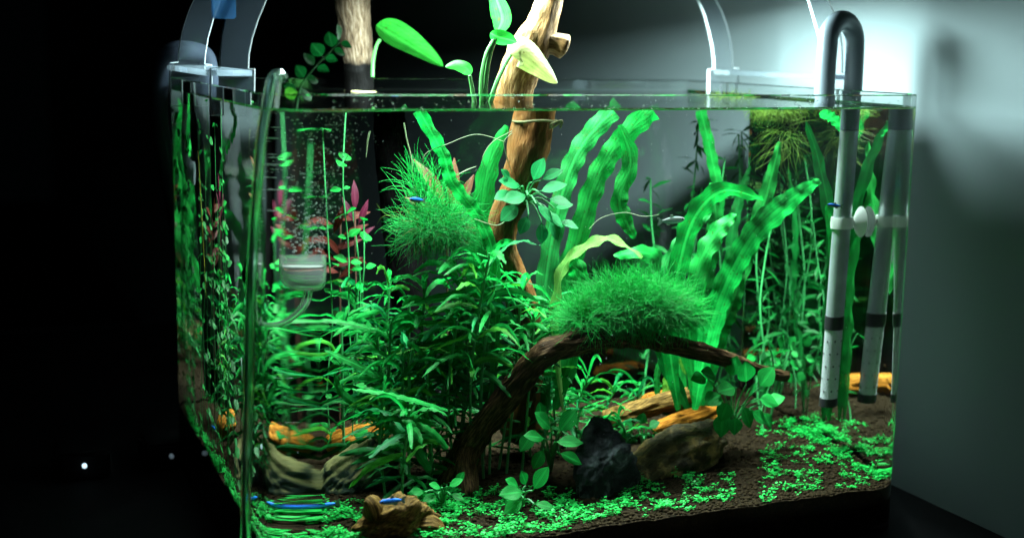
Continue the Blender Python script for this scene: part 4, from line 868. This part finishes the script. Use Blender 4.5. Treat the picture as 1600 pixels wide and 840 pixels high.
# ================================================================== CARPET PLANT
patches = []
def patch_px(n, x0, x1, y0, y1, thr=.0):
    for _ in range(n):
        px, py = rnd(x0, x1), rnd(y0, y1); g = ground(px, py)
        if not (TH+.004 < g.x < W-TH-.004 and TH+.004 < g.y < D-TH-.004): continue
        if noise.noise(V((g.x*55, g.y*55, 2))) > thr: patches.append(g)
patch_px(900, 640, 900, 768, 850, -.15); patch_px(520, 970, 1145, 742, 800, .05); patch_px(300, 870, 1010, 782, 835, -.05)
patch_px(900, 1185, 1400, 655, 795, .02); patch_px(500, 495, 575, 785, 870, -.1); patch_px(200, 640, 720, 755, 800, -.2)
for _ in range(1500):
    x, y = TH+.003+.030*R_.random()**2, rnd(.02, D-.02)
    if noise.noise(V((x*50, y*50, 2))) > -.25: patches.append(V((x, y, soilz(x, y))))
for _ in range(420):
    x, y = W-TH-.003-.014*R_.random()**2, rnd(.02, .22)
    if noise.noise(V((x*50, y*50, 8))) > -.1: patches.append(V((x, y, soilz(x, y))))
vs_, fs = [], []
for g in patches:
    x, y = inside_snap(g.x, g.y); z = hgt(x, y); h = rnd(.0008, .0042)*(1+1.3*max(0, noise.noise(V((x*90, y*90, 5)))*2))
    for q in range(R_.choice((4, 5, 6))):
        a = rnd(0, 6.28); d = V((math.cos(a), math.sin(a), rnd(-.05, .45))).normalized(); s = rnd(.0012, .0036); c = V((x, y, z+h*rnd(.5, 1)))+d*.0009; sd = d.cross(V((0, 0, 1))).normalized()*s*.42; b = len(vs_)
        vs_ += [c, c+d*s*.5+sd, c+d*s, c+d*s*.5-sd]; fs += [(b, b+1, b+2), (b, b+2, b+3)]
    b = len(vs_); vs_ += [V((x-.0002, y, z-.001)), V((x+.0002, y, z-.001)), V((x, y, z+h))]; fs += [(b, b+1, b+2)]
near = sorted(patches, key=lambda g: (round(g.x*70), g.y))
for a_, b_ in zip(near, near[1:]):
    if .002 < (b_-a_).length < .011:
        xa, ya = inside_snap(a_.x, a_.y); xb, yb = inside_snap(b_.x, b_.y); p0 = V((xa, ya, hgt(xa, ya)+.0008)); p1 = V((xb, yb, hgt(xb, yb)+.0008)); sd = (p1-p0).cross(V((0, 0, 1))).normalized()*.00022; mdl = (p0+p1)/2+V((rnd()*.0006, rnd()*.0006, .0012)); b = len(vs_)
        vs_ += [p0-sd, p0+sd, mdl+sd, mdl-sd, p1+sd, p1-sd]; fs += [(b, b+1, b+2, b+3), (b+3, b+2, b+4, b+5)]
cp = mk('carpet_plant', vs_, fs, CARPET); tag(cp, 'low bright green carpet plant creeping over the soil', 'ground cover', kind='stuff')
# ================================================================== FISH
def mat_fish(name, base, stripe, belly):
    m, t, n, l, out = nt(name); b = n.new('ShaderNodeBsdfPrincipled'); b.inputs['Roughness'].default_value = .25; l.new(b.outputs[0], out.inputs[0])
    tc = n.new('ShaderNodeTexCoord'); s = n.new('ShaderNodeSeparateXYZ'); l.new(tc.outputs['Object'], s.inputs[0])
    r = n.new('ShaderNodeValToRGB'); r.color_ramp.interpolation = 'CONSTANT'; mr = n.new('ShaderNodeMapRange'); mr.inputs['From Min'].default_value = -.18; mr.inputs['From Max'].default_value = .18; l.new(s.outputs['Z'], mr.inputs['Value']); l.new(mr.outputs[0], r.inputs[0])
    e = r.color_ramp.elements; e[0].position = 0; e[0].color = (*belly, 1); e[1].position = .40; e[1].color = (*base, 1)
    x = e.new(.52); x.color = (*stripe, 1); x = e.new(.80); x.color = (*base, 1); l.new(r.outputs[0], b.inputs['Base Color']); return m
NEON = mat_fish('neon_fish_skin', (.01, .03, .16), (.02, .22, .95), (.16, .25, .25)); TETRA = mat_fish('tetra_skin', (.25, .6, .45), (.85, .95, .9), (.4, .7, .6)); FIN = mat_leaf('fin', (.10, .14, .12), (.2, .25, .2), .6, .3, 100, False)
EYE = mat_plain('fish_eye', (.01, .01, .012), .1, 0, 1)
def fish(label, pos, heading, L, skin, name='neon_fish', pitch=0):
    t = thing(name, label, 'fish', pos, 'small fish'); Z = V((0, 0, 1)); h = V(heading).normalized()
    rot = Matrix((h, Z.cross(h).normalized(), h.cross(Z.cross(h).normalized()))).transposed()
    t.rotation_euler = rot.to_euler(); t.scale = (L, L, L)
    prof = [(.5, .008), (.47, .045), (.40, .085), (.30, .115), (.15, .135), (0, .135), (-.15, .11), (-.28, .075), (-.36, .05), (-.40, .045)]
    vs_, fs = [], []; sg = 14
    for (x, r) in prof:
        for j in range(sg):
            a = 2*math.pi*j/sg; vs_.append((x, .55*r*math.cos(a), r*math.sin(a)))
    for i in range(len(prof)-1):
        for j in range(sg): q = (j+1) % sg; fs.append((i*sg+j, (i+1)*sg+j, (i+1)*sg+q, i*sg+q))
    fs += [tuple(range(sg)), tuple((len(prof)-1)*sg+j for j in reversed(range(sg)))]
    me = bpy.data.meshes.new('body'); me.from_pydata(vs_, [], fs); me.polygons.foreach_set('use_smooth', [True]*len(me.polygons)); link('body', me, skin, t)
    def fin(nm, pts):
        me = bpy.data.meshes.new(nm); n = len(pts); me.from_pydata([(x, -.006, z) for x, z in pts]+[(x, .006, z) for x, z in pts], [], [tuple(range(n)), tuple(range(2*n-1, n-1, -1))]+[(i, n+i, n+(i+1) % n, (i+1) % n) for i in range(n)]); link(nm, me, FIN, t)
    fin('tail_fin', [(-.38, .04), (-.48, .12), (-.60, .16), (-.53, 0), (-.60, -.16), (-.48, -.12), (-.38, -.04)]); fin('dorsal_fin', [(.08, .125), (.02, .22), (-.10, .20), (-.08, .115)]); fin('anal_fin', [(-.05, -.12), (-.12, -.20), (-.26, -.14), (-.25, -.075)])
    for s_ in (-1, 1):
        bm = bmesh.new(); bmesh.ops.create_uvsphere(bm, u_segments=10, v_segments=8, radius=.034); me = bpy.data.meshes.new('eye'); bm.to_mesh(me); bm.free(); link('eye', me, EYE, t, (.40, s_*.036, .022))
    return t
fish('bright blue striped fish swimming over the brown driftwood lump', at(612, 782, .036), (-1, -.1, .04), .0175, NEON)
fish('blue striped fish low in the rounded front corner above the carpet', at(508, 790, .115), (-.95, .3, -.2), .020, NEON)
fish('blue striped fish near the intake pipe below the surface', at(1303, 321, .06), (-.9, .5, .1), .012, NEON)
fish('pale silvery striped fish swimming above the big moss tuft', at(1050, 344, .085), (1, -.25, .08), .020, TETRA, 'silver_fish')
fish('small bluish fish hovering over the airy moss tuft', at(652, 312, .13), (-.8, -.4, .1), .014, NEON)
fish('blue fish behind the left pane near the soil', atl(334, 668, .03), (.3, -.9, .1), .014, NEON)
fish('silvery fish upright behind the left pane beside the hose', atl(378, 575, .03), (.2, .3, .9), .016, TETRA, 'silver_fish')
# ================================================================== SMALL LIGHTS IN THE DARK ROOM
def standby(label, px, es, r):
    d = ray(*px); p = C_+d*((-.326-C_.z)/d.z); t = thing('power_adapter', label, 'adapter', V((p.x, p.y+.02, -.34)))
    box('casing', (p.x-.022, p.y+.001, -.3398), (p.x+.022, p.y+.05, -.315), BLACK, t, .003)
    lathe('indicator', [(r, -.001), (r, .0012), (r*.6, .002), (0, .002)], p, (0, -1, 0), mat_plain('indicator_glow', (.5, .6, .7), .4, emit=(.62, .85, 1), es=es), t, 12)
standby('black adapter whose pale indicator glows brightest in the dark at the left', (132, 727), 1.6, .0020)
standby('black adapter with a faint grey indicator beside the dark left pane', (268, 712), .10, .0020)
